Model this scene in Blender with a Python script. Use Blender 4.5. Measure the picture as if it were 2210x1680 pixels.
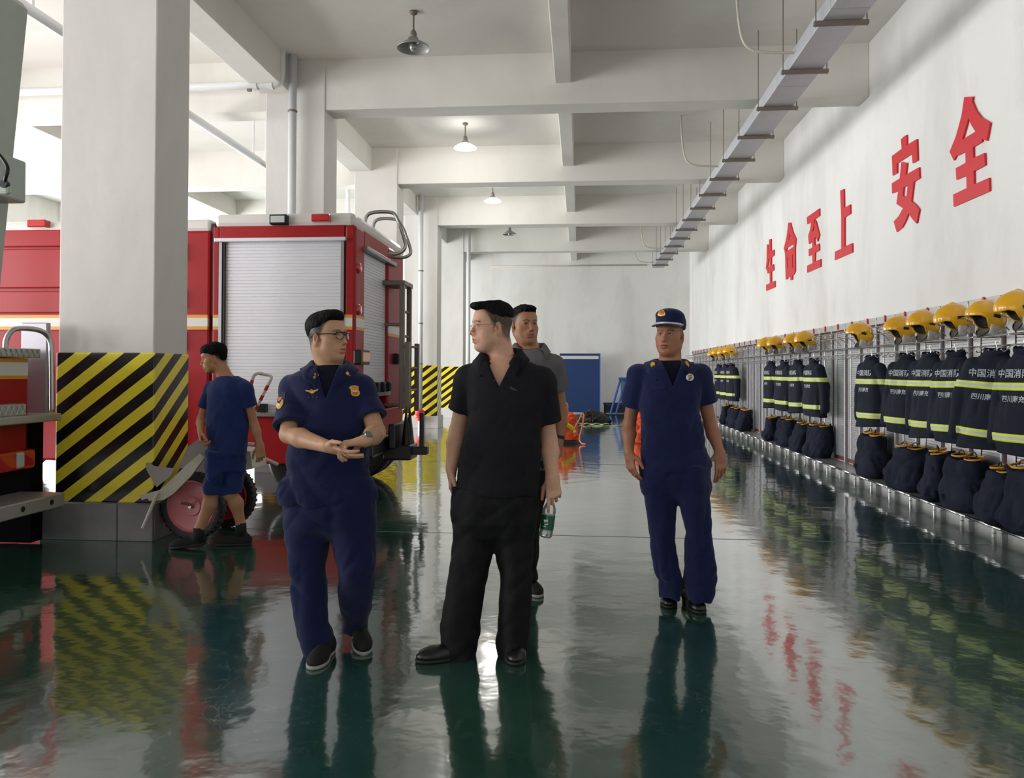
import bpy, bmesh, math, random
import numpy as np
from mathutils import Vector, Matrix
from mathutils.bvhtree import BVHTree
random.seed(7); np.random.seed(7)
for _o in list(bpy.data.objects): bpy.data.objects.remove(_o, do_unlink=True)
SC = bpy.context.scene
COL = SC.collection
# ---------------------------------------------------------------- camera
W, H, FPX, HC = 2210., 1680., 1700., 1.42
YAW, PITCH, ROLL = math.radians(4.98), math.radians(.7), math.radians(.25)
_fwd = np.array([-math.sin(YAW)*math.cos(PITCH), math.cos(YAW)*math.cos(PITCH), math.sin(PITCH)])
_r0 = np.array([math.cos(YAW), math.sin(YAW), 0.]); _u0 = np.cross(_r0, _fwd)
_rt = _r0*math.cos(ROLL)+_u0*math.sin(ROLL); _up = _u0*math.cos(ROLL)-_r0*math.sin(ROLL)
PCX, PCY = 1105., 781.6          # principal point of the lens in the 2210x1680 frame
cam_d = bpy.data.cameras.new('camera'); cam = bpy.data.objects.new('camera', cam_d); COL.objects.link(cam)
cam_d.sensor_width = 36.; cam_d.lens = FPX/W*36.
cam_d.shift_x = (W/2-PCX)/W; cam_d.shift_y = -(H/2-PCY)/W
cam_d.clip_start = .05; cam_d.clip_end = 200
_m = Matrix(((_rt[0], _up[0], -_fwd[0], 0), (_rt[1], _up[1], -_fwd[1], 0), (_rt[2], _up[2], -_fwd[2], HC), (0, 0, 0, 1)))
cam.matrix_world = _m
SC.camera = cam
def ray(px, py): return _fwd*FPX+_rt*(px-PCX)-_up*(py-PCY)
def atX(px, py, X): d = ray(px, py); return np.array([0, 0, HC])+d*(X/d[0])
def atY(px, py, Y): d = ray(px, py); return np.array([0, 0, HC])+d*(Y/d[1])
def atZ(px, py, z=0.): d = ray(px, py); return np.array([0, 0, HC])+d*((z-HC)/d[2])
# ---------------------------------------------------------------- light
SC.view_settings.view_transform = 'Standard'; SC.view_settings.look = 'None'
SC.view_settings.gamma = 1.0; SC.view_settings.use_curve_mapping = False
SC.view_settings.exposure = EXPOSURE = 0.0
wd = bpy.data.worlds.new('overcast_sky'); SC.world = wd; wd.use_nodes = True
wd.node_tree.nodes['Background'].inputs[0].default_value = (.93, .97, 1., 1)
wd.node_tree.nodes['Background'].inputs[1].default_value = 1.0
DOOR_X = -13.6
def daylight(name, loc, rot, sx, sy, power, col=(.985, .99, 1.)):
    l = bpy.data.lights.new(name, 'AREA'); l.shape = 'RECTANGLE'; l.size = sx; l.size_y = sy; l.energy = power; l.color = col
    o = bpy.data.objects.new(name, l); COL.objects.link(o); o.location = loc; o.rotation_euler = rot; return o
# bays: column fronts at Y0+k*BAY
Y0, BAY = 6.33, 4.36
for k in range(-3, 5):
    yc = Y0+.28+(k+.5)*BAY
    daylight('bay_door_daylight', (DOOR_X-.05, yc, 2.3), (0, math.radians(-90), 0), 4.5, 3.7, 620)
daylight('rear_entrance_daylight', (-4.5, -10.9, 2.2), (math.radians(-90), 0, math.radians(180)), 9., 4.2, 90)
SC.cycles.use_denoising = True
try:
    SC.cycles.max_bounces = 8; SC.cycles.diffuse_bounces = 5; SC.cycles.glossy_bounces = 4; SC.cycles.transmission_bounces = 8
    SC.cycles.sample_clamp_indirect = 6.0; SC.cycles.blur_glossy = .5
except Exception: pass
# ---------------------------------------------------------------- materials
def srgb(r, g, b):
    f = lambda c: (c/255./12.92) if c/255. <= .04045 else ((c/255.+.055)/1.055)**2.4
    return (f(r), f(g), f(b), 1.)
MATS = {}
def mat(name, col, rough=.5, metal=0., noise=0., nscale=6., bump=0., bscale=40., spec=.5, coat=0., attr=None, sss=0., trans=0., ior=1.45, emit=0., coatr=.05, nvec=None):
    if name in MATS: return MATS[name]
    m = bpy.data.materials.new(name); m.use_nodes = True; nt = m.node_tree; N = nt.nodes; L = nt.links
    b = N['Principled BSDF']
    I = b.inputs
    I['Base Color'].default_value = col; I['Roughness'].default_value = rough; I['Metallic'].default_value = metal
    I['Specular IOR Level'].default_value = spec; I['Coat Weight'].default_value = coat; I['Coat Roughness'].default_value = coatr
    I['Transmission Weight'].default_value = trans; I['IOR'].default_value = ior
    if emit: I['Emission Color'].default_value = col; I['Emission Strength'].default_value = emit
    if sss: I['Subsurface Weight'].default_value = sss; I['Subsurface Radius'].default_value = (.012, .005, .003); I['Subsurface Scale'].default_value = 1.
    src = None
    if attr:
        a = N.new('ShaderNodeAttribute'); a.attribute_name = attr; src = a.outputs['Color']
    if noise or bump:
        tc = N.new('ShaderNodeTexCoord'); mp = N.new('ShaderNodeMapping'); L.new(tc.outputs['Object'], mp.inputs[0])
        if nvec: mp.inputs['Scale'].default_value = nvec
    if noise:
        n = N.new('ShaderNodeTexNoise'); n.inputs['Scale'].default_value = nscale; n.inputs['Detail'].default_value = 5; n.inputs['Roughness'].default_value = .6
        L.new(mp.outputs[0], n.inputs['Vector'])
        r = N.new('ShaderNodeMapRange'); r.inputs[1].default_value = .25; r.inputs[2].default_value = .75
        r.inputs[3].default_value = 1-noise; r.inputs[4].default_value = 1+noise*.6
        L.new(n.outputs['Fac'], r.inputs[0])
        mx = N.new('ShaderNodeMix'); mx.data_type = 'RGBA'; mx.blend_type = 'MULTIPLY'; mx.inputs[0].default_value = 1.
        if src: L.new(src, mx.inputs[6])
        else: mx.inputs[6].default_value = col
        cb = N.new('ShaderNodeCombineColor'); [L.new(r.outputs[0], cb.inputs[i]) for i in range(3)]
        L.new(cb.outputs[0], mx.inputs[7]); src = mx.outputs[2]
    if src: L.new(src, I['Base Color'])
    if bump:
        n2 = N.new('ShaderNodeTexNoise'); n2.inputs['Scale'].default_value = bscale; n2.inputs['Detail'].default_value = 4
        L.new(mp.outputs[0], n2.inputs['Vector'])
        bp = N.new('ShaderNodeBump'); bp.inputs['Strength'].default_value = bump; bp.inputs['Distance'].default_value = .01
        L.new(n2.outputs['Fac'], bp.inputs['Height']); L.new(bp.outputs[0], I['Normal'])
    MATS[name] = m; return m
# ---------------------------------------------------------------- mesh helpers
class MB:
    def __init__(s): s.v = []; s.f = []; s.m = []
    def add(s, vs, fs, mi=0):
        o = len(s.v); s.v += [tuple(float(c) for c in p) for p in vs]; s.f += [tuple(i+o for i in f) for f in fs]; s.m += [mi]*len(fs); return s
    def box(s, a, b, mi=0):
        (x0, y0, z0), (x1, y1, z1) = [tuple(min(p, q) for p, q in zip(a, b)), tuple(max(p, q) for p, q in zip(a, b))]
        return s.add([(x0, y0, z0), (x1, y0, z0), (x1, y1, z0), (x0, y1, z0), (x0, y0, z1), (x1, y0, z1), (x1, y1, z1), (x0, y1, z1)],
                     [(0, 3, 2, 1), (4, 5, 6, 7), (0, 1, 5, 4), (1, 2, 6, 5), (2, 3, 7, 6), (3, 0, 4, 7)], mi)
    def bbox(s, a, b, r=.01, mi=0):      # box with chamfered edges
        lo = [min(p, q) for p, q in zip(a, b)]; hi = [max(p, q) for p, q in zip(a, b)]
        r = min(r, *[(h-l)*.45 for l, h in zip(lo, hi)])
        bm = bmesh.new(); bmesh.ops.create_cube(bm, size=1.)
        for v in bm.verts:
            v.co = [l+(c+.5)*(h-l) for c, l, h in zip(v.co, lo, hi)]
        bmesh.ops.bevel(bm, geom=bm.edges[:], offset=r, segments=2, profile=.5, affect='EDGES')
        bm.verts.index_update()
        s.add([v.co[:] for v in bm.verts], [[v.index for v in f.verts] for f in bm.faces], mi); bm.free(); return s
    def tube(s, pts, r, n=8, mi=0, caps=True, closed=False):
        P = [np.array(p, float) for p in pts]; K = len(P); rr = r if hasattr(r, '__len__') else [r]*K
        T = []
        for i in range(K):
            a = P[i-1] if (i > 0 or closed) else P[i]; b = P[(i+1) % K] if (i < K-1 or closed) else P[i]
            t = b-a; T.append(t/(np.linalg.norm(t)+1e-12))
        ref = np.array([0, 0, 1.]) if abs(T[0][2]) < .9 else np.array([1., 0, 0])
        u = np.cross(T[0], ref); u /= np.linalg.norm(u)
        vs = []
        for i in range(K):
            u = u-T[i]*(u@T[i]); u /= (np.linalg.norm(u)+1e-12); w = np.cross(T[i], u)
            for j in range(n):
                a = 2*math.pi*j/n; vs.append(P[i]+rr[i]*(math.cos(a)*u+math.sin(a)*w))
        fs = []
        for i in range(K if closed else K-1):
            for j in range(n):
                a, b = i*n+j, i*n+(j+1) % n; c, d = ((i+1) % K)*n+(j+1) % n, ((i+1) % K)*n+j
                fs.append((a, b, c, d))
        if caps and not closed: fs += [tuple(range(n-1, -1, -1)), tuple((K-1)*n+j for j in range(n))]
        return s.add(vs, fs, mi)
    def lathe(s, prof, axis_o=(0, 0, 0), ax=(0, 0, 1), n=24, mi=0, close=False):
        ax = np.array(ax, float); ax /= np.linalg.norm(ax); ref = np.array([1., 0, 0]) if abs(ax[0]) < .9 else np.array([0, 1., 0])
        u = np.cross(ax, ref); u /= np.linalg.norm(u); w = np.cross(ax, u); o = np.array(axis_o, float)
        vs = [o+ax*h+r*(math.cos(2*math.pi*j/n)*u+math.sin(2*math.pi*j/n)*w) for r, h in prof for j in range(n)]
        K = len(prof)
        fs = [(i*n+j, i*n+(j+1) % n, ((i+1) % K)*n+(j+1) % n, ((i+1) % K)*n+j) for i in range(K if close else K-1) for j in range(n)]
        return s.add(vs, fs, mi)
    def prism(s, poly, fn0, fn1, mi=0):   # poly 2D -> two mapped outlines (front, back)
        n = len(poly); vs = [fn0(*p) for p in poly]+[fn1(*p) for p in poly]
        fs = [tuple(range(n)), tuple(range(2*n-1, n-1, -1))]+[((i+1) % n, i, n+i, n+(i+1) % n) for i in range(n)]
        return s.add(vs, fs, mi)
    def sheet(s, grid, mi=0, thick=None):
        g = np.array(grid, float); a, b = g.shape[:2]
        s.add(g.reshape(-1, 3), [(i*b+j, i*b+j+1, (i+1)*b+j+1, (i+1)*b+j) for i in range(a-1) for j in range(b-1)], mi); return s
def mesh_of(name, mb, mats, smooth=False):
    me = bpy.data.meshes.new(name); me.from_pydata(mb.v, [], mb.f); me.update()
    for m in (mats if isinstance(mats, (list, tuple)) else [mats]): me.materials.append(m)
    if any(mb.m): me.polygons.foreach_set('material_index', mb.m)
    if smooth:
        me.shade_smooth()
        if smooth is not True: me.set_sharp_from_angle(angle=math.radians(smooth))
    bm = bmesh.new(); bm.from_mesh(me); bmesh.ops.recalc_face_normals(bm, faces=bm.faces); bm.to_mesh(me); bm.free()
    return me
def tag(o, label=None, cat=None, group=None, kind=None):
    if label: o['label'] = label
    if cat: o['category'] = cat
    if group: o['group'] = group
    if kind: o['kind'] = kind
    return o
def wloc(o):
    p = np.zeros(3)
    while o is not None: p += np.array(o.location[:]); o = o.parent
    return p
def obj(name, mb, mats, parent=None, smooth=False, label=None):
    if parent is not None:
        w = wloc(parent); mb.v = [(a-w[0], b-w[1], c-w[2]) for a, b, c in mb.v]
    o = bpy.data.objects.new(name, mesh_of(name, mb, mats, smooth)); COL.objects.link(o); o.parent = parent
    if label: o['label'] = label
    return o
def empty(name, loc=(0, 0, 0), label=None, cat=None, group=None, kind=None):
    o = bpy.data.objects.new(name, None); COL.objects.link(o); o.location = [float(c) for c in loc]; o.empty_display_size = .1
    return tag(o, label, cat, group, kind)
def ch(o): return [c for c in bpy.data.objects if c.parent == o]
def copy_tree(o, kids=None, parent=None):
    c = o.copy(); COL.objects.link(c); c.parent = parent
    for k in (kids if kids is not None else o.children): copy_tree(k, None, c)
    return c
def fresh(pts, step=.0):
    return pts
def arc(c, r, a0, a1, n, u, w):
    c, u, w = map(lambda q: np.array(q, float), (c, u, w)); return [c+r*(math.cos(a)*u+math.sin(a)*w) for a in np.linspace(a0, a1, n)]
ORD = ['first', 'second', 'third', 'fourth', 'fifth', 'sixth', 'seventh', 'eighth', 'ninth', 'tenth', 'eleventh', 'twelfth', 'thirteenth', 'fourteenth', 'fifteenth', 'sixteenth', 'seventeenth', 'eighteenth', 'nineteenth', 'twentieth', 'twenty-first', 'twenty-second', 'twenty-third', 'twenty-fourth', 'twenty-fifth', 'twenty-sixth', 'twenty-seventh', 'twenty-eighth', 'twenty-ninth', 'thirtieth']
# ================================================================ the setting
XW, XC0, XC1, CD = 3.78, -4.42, -3.57, .56      # right wall, column x range, column depth
ZB, ZC, YF, YB = 5.07, 5.78, 27.9, -11.          # beam bottom, ceiling, far wall, rear wall
def plaster(name, col, stain, s=1.):
    m = bpy.data.materials.new(name); m.use_nodes = True; N = m.node_tree.nodes; L = m.node_tree.links; b = N['Principled BSDF']
    b.inputs['Roughness'].default_value = .82; b.inputs['Specular IOR Level'].default_value = .25
    tc = N.new('ShaderNodeTexCoord'); mp = N.new('ShaderNodeMapping'); mp.inputs['Scale'].default_value = (1, 1, .4); mp.inputs['Rotation'].default_value = (.6, 0, 0); L.new(tc.outputs['Object'], mp.inputs[0])
    n = N.new('ShaderNodeTexNoise'); n.inputs['Scale'].default_value = .9*s; n.inputs['Detail'].default_value = 7; n.inputs['Roughness'].default_value = .62; n.inputs['Distortion'].default_value = .4
    L.new(mp.outputs[0], n.inputs['Vector'])
    cr = N.new('ShaderNodeValToRGB'); cr.color_ramp.elements[0].position = .30; cr.color_ramp.elements[0].color = stain
    cr.color_ramp.elements[1].position = .52; cr.color_ramp.elements[1].color = col
    L.new(n.outputs['Fac'], cr.inputs[0]); L.new(cr.outputs[0], b.inputs['Base Color'])
    n2 = N.new('ShaderNodeTexNoise'); n2.inputs['Scale'].default_value = 9; n2.inputs['Detail'].default_value = 6; L.new(tc.outputs['Object'], n2.inputs['Vector'])
    bp = N.new('ShaderNodeBump'); bp.inputs['Strength'].default_value = .12; bp.inputs['Distance'].default_value = .02; L.new(n2.outputs['Fac'], bp.inputs['Height']); L.new(bp.outputs[0], b.inputs['Normal'])
    return m
M_wall = plaster('white_wall_paint', srgb(226, 225, 222), srgb(211, 209, 205))
M_ceil = plaster('ceiling_paint', srgb(222, 220, 214), srgb(210, 207, 200), .5)
M_colp = plaster('column_paint', srgb(216, 214, 210), srgb(203, 201, 197), .9)
def floor_mat():
    m = bpy.data.materials.new('green_epoxy'); m.use_nodes = True; N = m.node_tree.nodes; L = m.node_tree.links; b = N['Principled BSDF']
    tc = N.new('ShaderNodeTexCoord')
    n = N.new('ShaderNodeTexNoise'); n.inputs['Scale'].default_value = 1.1; n.inputs['Detail'].default_value = 8; n.inputs['Roughness'].default_value = .65; L.new(tc.outputs['Object'], n.inputs['Vector'])
    cr = N.new('ShaderNodeValToRGB'); e = cr.color_ramp.elements
    e[0].position = .3; e[0].color = srgb(25, 58, 49); e[1].position = .7; e[1].color = srgb(46, 84, 72); L.new(n.outputs['Fac'], cr.inputs[0])
    # pale scratches and scuffs
    v = N.new('ShaderNodeTexNoise'); v.inputs['Scale'].default_value = 2.2; v.inputs['Detail'].default_value = 10; v.inputs['Distortion'].default_value = 2.5; L.new(tc.outputs['Object'], v.inputs['Vector'])
    sc = N.new('ShaderNodeValToRGB'); q = sc.color_ramp.elements; q[0].position = .492; q[0].color = (0, 0, 0, 1); q[1].position = .5; q[1].color = (1, 1, 1, 1); z = sc.color_ramp.elements.new(.508); z.color = (0, 0, 0, 1)
    L.new(v.outputs['Fac'], sc.inputs[0])
    msk = N.new('ShaderNodeTexNoise'); msk.inputs['Scale'].default_value = .8; L.new(tc.outputs['Object'], msk.inputs['Vector'])
    mr = N.new('ShaderNodeMapRange'); mr.inputs[1].default_value = .45; mr.inputs[2].default_value = .7; mr.inputs[3].default_value = 0; mr.inputs[4].default_value = .5; L.new(msk.outputs['Fac'], mr.inputs[0])
    mu = N.new('ShaderNodeMath'); mu.operation = 'MULTIPLY'; L.new(sc.outputs[0], mu.inputs[0]); L.new(mr.outputs[0], mu.inputs[1])
    mx = N.new('ShaderNodeMix'); mx.data_type = 'RGBA'; L.new(mu.outputs[0], mx.inputs[0]); L.new(cr.outputs[0], mx.inputs[6]); mx.inputs[7].default_value = srgb(150, 175, 165)
    L.new(mx.outputs[2], b.inputs['Base Color'])
    rr = N.new('ShaderNodeMapRange'); rr.inputs[1].default_value = .35; rr.inputs[2].default_value = .7; rr.inputs[3].default_value = .08; rr.inputs[4].default_value = .2
    n3 = N.new('ShaderNodeTexNoise'); n3.inputs['Scale'].default_value = .7; n3.inputs['Detail'].default_value = 6; L.new(tc.outputs['Object'], n3.inputs['Vector']); L.new(n3.outputs['Fac'], rr.inputs[0]); L.new(rr.outputs[0], b.inputs['Roughness'])
    b.inputs['IOR'].default_value = 1.58; b.inputs['Specular IOR Level'].default_value = .62
    b.inputs['Coat Weight'].default_value = 1.; b.inputs['Coat Roughness'].default_value = .07; b.inputs['Coat IOR'].default_value = 1.7
    h1 = N.new('ShaderNodeTexNoise'); h1.inputs['Scale'].default_value = 4.2; h1.inputs['Detail'].default_value = 3; h1.inputs['Roughness'].default_value = .45; L.new(tc.outputs['Object'], h1.inputs['Vector'])
    bp = N.new('ShaderNodeBump'); bp.inputs['Strength'].default_value = .2; bp.inputs['Distance'].default_value = .016; L.new(h1.outputs['Fac'], bp.inputs['Height'])
    h2 = N.new('ShaderNodeTexNoise'); h2.inputs['Scale'].default_value = 22; h2.inputs['Detail'].default_value = 2; L.new(tc.outputs['Object'], h2.inputs['Vector'])
    bp2 = N.new('ShaderNodeBump'); bp2.inputs['Strength'].default_value = .05; bp2.inputs['Distance'].default_value = .004; L.new(h2.outputs['Fac'], bp2.inputs['Height']); L.new(bp.outputs[0], bp2.inputs['Normal'])
    L.new(bp2.outputs[0], b.inputs['Normal']); L.new(bp2.outputs[0], b.inputs['Coat Normal'])
    return m
M_floor = floor_mat()
def struct(name, mb, m, label=None, parent=None, smooth=False):
    o = obj(name, mb, m, parent, smooth)
    if parent is None: o['kind'] = 'structure'
    if label: o['label'] = label
    return o
struct('floor', MB().box((-14.4, YB-.2, -.2), (XW+.3, YF+.3, 0)), M_floor, 'glossy dark green epoxy floor of the vehicle hall')
M_joint = mat('floor_joint', srgb(78, 110, 98), .25)
for k, yj in enumerate((6.86, 12.2, 18.0)):
    o = struct('floor_joint', MB().box((-3.2, yj-.006, .0002), (XW-.4, yj+.006, .0016)), M_joint, None, None); o['kind'] = 'structure'; o['label'] = 'pale thin joint line across the green floor, %s from the camera' % ORD[k]
struct('wall_right', MB().box((XW, YB, 0), (XW+.25, YF+.25, ZC+.2)), M_wall, 'long white plaster wall with red slogan above gear racks')
struct('wall_far', MB().box((-14, YF, 0), (XW+.25, YF+.25, ZC+.2)), M_wall, 'white far end wall of the hall')
# rear wall with an opening for the entrance
rw = MB(); rw.box((-14, YB-.25, 4.4), (XW+.25, YB, ZC+.2)); rw.box((.1, YB-.25, 0), (XW+.25, YB, 4.4)); rw.box((-14, YB-.25, 0), (-9.1, YB, 4.4))
struct('wall_rear', rw, M_wall, 'white rear wall with a wide entrance')
lw = MB(); lw.box((DOOR_X-.2, YB, 4.6), (DOOR_X, YF, ZC+.2))
struct('wall_left', lw, M_wall, 'white wall above the bay doors')
for k in range(-4, 6):
    yk = Y0+k*BAY
    if YB < yk+CD < YF: struct('wall_left_pier', MB().box((DOOR_X-.22, yk, 0), (DOOR_X+.25, yk+CD, ZC)), M_colp, 'white door pier between open bay doors, number %s from the rear' % ORD[k+4])
struct('ceiling', MB().box((-14.2, YB-.25, ZC), (XW+.25, YF+.25, ZC+.25)), M_ceil, 'off white concrete slab ceiling')
# ---- beams
for k in range(-3, 5):
    yk = Y0+k*BAY
    struct('ceiling_beam', MB().bbox((DOOR_X, yk+.02, ZB), (XW, yk+.42, ZC+.02), .012), M_ceil, 'deep white cross beam spanning the hall, %s from the rear' % ORD[k+3])
    for (a, b_, zb, w) in ((-.36, -.14, 5.36, 'slim white ceiling rib running lengthwise mid hall'), (XC0-.1, XC0+.34, 5.33, 'white lengthwise beam over the column row'), (-9.2, -8.8, 5.33, 'white lengthwise beam over the truck bays')):
        struct('ceiling_rib', MB().bbox((a, yk+.42, zb), (b_, min(yk+BAY+.02, YF), ZC+.02), .012), M_ceil, w+', in %s bay from the rear' % ORD[k+3])
# ---- columns
def hazard_mat():
    m = bpy.data.materials.new('hazard_stripes'); m.use_nodes = True; N = m.node_tree.nodes; L = m.node_tree.links; b = N['Principled BSDF']
    tc = N.new('ShaderNodeTexCoord'); sx = N.new('ShaderNodeSeparateXYZ'); L.new(tc.outputs['Object'], sx.inputs[0])
    a = N.new('ShaderNodeMath'); a.operation = 'ADD'; L.new(sx.outputs[0], a.inputs[0]); L.new(sx.outputs[1], a.inputs[1])
    c = N.new('ShaderNodeMath'); c.operation = 'MULTIPLY'; c.inputs[1].default_value = -.76; L.new(a.outputs[0], c.inputs[0])
    d = N.new('ShaderNodeMath'); d.operation = 'ADD'; L.new(c.outputs[0], d.inputs[0]); L.new(sx.outputs[2], d.inputs[1])
    e = N.new('ShaderNodeMath'); e.operation = 'MULTIPLY'; e.inputs[1].default_value = 1/.222; L.new(d.outputs[0], e.inputs[0])
    f = N.new('ShaderNodeMath'); f.operation = 'FRACT'; L.new(e.outputs[0], f.inputs[0])
    g = N.new('ShaderNodeMath'); g.operation = 'GREATER_THAN'; g.inputs[1].default_value = .5; L.new(f.outputs[0], g.inputs[0])
    mx = N.new('ShaderNodeMix'); mx.data_type = 'RGBA'; mx.inputs[6].default_value = srgb(24, 18, 20); mx.inputs[7].default_value = srgb(236, 218, 60); L.new(g.outputs[0], mx.inputs[0])
    L.new(mx.outputs[2], b.inputs['Base Color']); b.inputs['Roughness'].default_value = .22
    n = N.new('ShaderNodeTexNoise'); n.inputs['Scale'].default_value = 5; L.new(tc.outputs['Object'], n.inputs['Vector'])
    bp = N.new('ShaderNodeBump'); bp.inputs['Strength'].default_value = .1; bp.inputs['Distance'].default_value = .02; L.new(n.outputs['Fac'], bp.inputs['Height']); L.new(bp.outputs[0], b.inputs['Normal'])
    return m
M_haz = hazard_mat()
M_slab = mat('plinth_granite', srgb(118, 116, 118), .45, noise=.28, nscale=4., bump=.05)
M_slabw = mat('plinth_white', srgb(214, 213, 210), .5, noise=.08)
cnames = {-1: 'beside the camera', 0: 'nearest in view, with grey plinth, left of the trolley', 1: 'rising behind the fire engine', 2: 'behind the fire engine ladder', 3: 'beside the red-footed drain pipe', 4: 'last before the far wall', -2: 'far behind the camera'}
for k in range(-2, 5):
    yk = Y0+k*BAY
    root = empty('column', ((XC0+XC1)/2, yk, 0), 'square white concrete column with striped hazard wrap, '+cnames[k], None, 'hall columns', 'structure')
    obj('shaft', MB().bbox((XC0, yk, 1.55), (XC1, yk+CD, ZC+.01), .012), M_colp, root)
    obj('hazard_wrap', MB().bbox((XC0-.012, yk-.012, .30), (XC1+.012, yk+CD+.012, 1.565), .012), M_haz, root, label='glossy yellow and black striped wrap')
    px0, px1, py0, py1 = XC0-.09, XC1+.05, yk-.09, yk+CD+.09
    ms = M_slab if k <= 0 else M_slabw
    pl = obj('plinth', MB().box((px0+.02, py0+.02, 0), (px1-.02, py1-.02, .29)), ms, root)
    xs = px0+(px1-px0)*.69
    obj('plinth_slab', MB().bbox((px0, py0, 0), (xs-.004, py0+.03, .305), .006), ms, pl)
    obj('plinth_slab', MB().bbox((xs+.004, py0, 0), (px1, py0+.03, .305), .006), ms, pl)
    obj('plinth_slab', MB().bbox((px1-.03, py0+.032, 0), (px1, py1, .305), .006), ms, pl)
    obj('plinth_slab', MB().bbox((px0, py0+.032, .275), (px1-.032, py1, .305), .006), ms, pl)
    obj('plinth_slab', MB().bbox((px0, py0+.032, 0), (px0+.03, py1, .273), .006), ms, pl)
# ---- slogan letters traced on the wall plane, slabs with real thickness
M_red = mat('red_letter', srgb(206, 32, 44), .45)
def crop(pts, ox, oy, s): return [(ox+x/s, oy+y/s) for x, y in pts]
A = (1640, 380, 1422/220.); B = (1890, 190, 1375/270.)
GLY = [
 ('red slogan character nearest the far wall, narrow with three crossbars', A, [
   [(95, 955), (120, 960), (125, 1072), (155, 1052), (195, 1028), (195, 1108), (158, 1138), (156, 1250), (188, 1232), (192, 1315), (158, 1338), (160, 1482), (208, 1464), (208, 1552), (86, 1604), (84, 1520), (136, 1496), (134, 1348), (104, 1362), (100, 1325), (80, 1290), (92, 1190)],
   [(126, 885), (154, 878), (155, 1056), (128, 1072)]], [[(118, 1160), (132, 1158), (134, 1265), (106, 1278)]]),
 ('red slogan character with peaked roof and barred lower half', A, [
   [(395, 652), (426, 652), (432, 690), (460, 790), (502, 880), (490, 990), (488, 1040), (490, 1330), (470, 1375), (453, 1382), (450, 1448), (424, 1454), (422, 1405), (385, 1418), (380, 1440), (358, 1446), (350, 1085), (332, 1012), (370, 850)]],
   [[(413, 800), (428, 875), (400, 890)], [(456, 950), (470, 985), (365, 1054), (376, 1004)], [(378, 1130), (386, 1130), (390, 1298), (382, 1290)], [(450, 1090), (458, 1094), (462, 1284), (452, 1280)]]),
 ('red slogan character with triangle over two crossbars', A, [
   [(653, 576), (826, 454), (828, 555), (762, 606), (735, 770), (732, 782), (764, 752), (752, 690), (774, 620), (828, 822), (802, 914), (778, 848), (758, 880), (764, 970), (822, 944), (824, 1038), (768, 1072), (766, 1194), (844, 1160), (844, 1266), (656, 1350), (658, 1252), (732, 1216), (730, 1096), (680, 1118), (678, 1026), (730, 996), (728, 906), (682, 952), (672, 836), (700, 740), (712, 650), (658, 672)]], []),
 ('red slogan character of one tall post, short arm and base bar', A, [
   [(1118, 206), (1168, 182), (1172, 448), (1256, 398), (1258, 528), (1178, 580), (1178, 986), (1284, 938), (1286, 1066), (1042, 1174), (1046, 1056), (1132, 1016), (1132, 560)]], []),
 ('red slogan character with roof stroke over crossed legs', B, [
   [(275, 565), (312, 530), (336, 516), (338, 628), (448, 562), (456, 798), (404, 828), (396, 722), (290, 790), (230, 832), (230, 936), (184, 962), (176, 748), (284, 668)],
   [(280, 814), (342, 828), (326, 956), (472, 872), (478, 992), (414, 1034), (390, 1246), (440, 1288), (476, 1338), (446, 1490), (400, 1440), (358, 1376), (330, 1450), (290, 1530), (228, 1582), (196, 1468), (250, 1410), (298, 1322), (226, 1274), (246, 1130), (178, 1160), (176, 1048), (262, 994)]],
   [[(304, 1092), (350, 1072), (334, 1206), (296, 1186)]]),
 ('red slogan character largest and nearest the camera, tall peaked roof', B, [
   [(972, 100), (1064, 96), (1058, 150), (1098, 250), (1160, 330), (1254, 386), (1218, 582), (1166, 558), (1164, 592), (1066, 652), (1070, 770), (1192, 714), (1198, 850), (1074, 916), (1078, 1060), (1242, 988), (1246, 1134), (854, 1306), (850, 1172), (998, 1100), (994, 962), (884, 1010), (878, 882), (986, 822), (984, 700), (900, 742), (884, 742), (856, 796), (810, 702), (880, 530), (940, 310)]],
   [[(1018, 328), (1050, 410), (1094, 480), (950, 568)]])]
def poly_slab(name, outs, holes, fn, thick_vec, m):
    me = None
    bm = bmesh.new()
    for i, out in enumerate(outs):
        loops = [out]+[h for h in holes if i == len(outs)-1 or len(outs) == 1] if i == (0 if len(outs) == 1 else len(outs)-1) or not holes else [out]
        es = []
        for lp in loops:
            vs = [bm.verts.new(fn(*p)) for p in lp]
            es += [bm.edges.new((vs[j], vs[(j+1) % len(vs)])) for j in range(len(vs))]
        bmesh.ops.triangle_fill(bm, use_beauty=True, use_dissolve=False, edges=es)
    g = bmesh.ops.extrude_face_region(bm, geom=bm.faces[:])
    for v in [e for e in g['geom'] if isinstance(e, bmesh.types.BMVert)]: v.co += Vector(thick_vec)
    bmesh.ops.recalc_face_normals(bm, faces=bm.faces)
    me = bpy.data.meshes.new(name); bm.to_mesh(me); bm.free(); me.materials.append(m); return me
for lab, (ox, oy, s), outs, holes in GLY:
    if len(outs) == 2 and holes and lab.startswith('red slogan character nearest'): outs = outs[::-1]
    o = bpy.data.objects.new('wall_letter', poly_slab('wall_letter', [crop(q, ox, oy, s) for q in outs], [crop(q, ox, oy, s) for q in holes], lambda x, y: atX(x, y, XW-.022), (.021, 0, 0), M_red)); COL.objects.link(o)
    tag(o, lab, 'letter', 'red slogan letters on the right wall')
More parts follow.
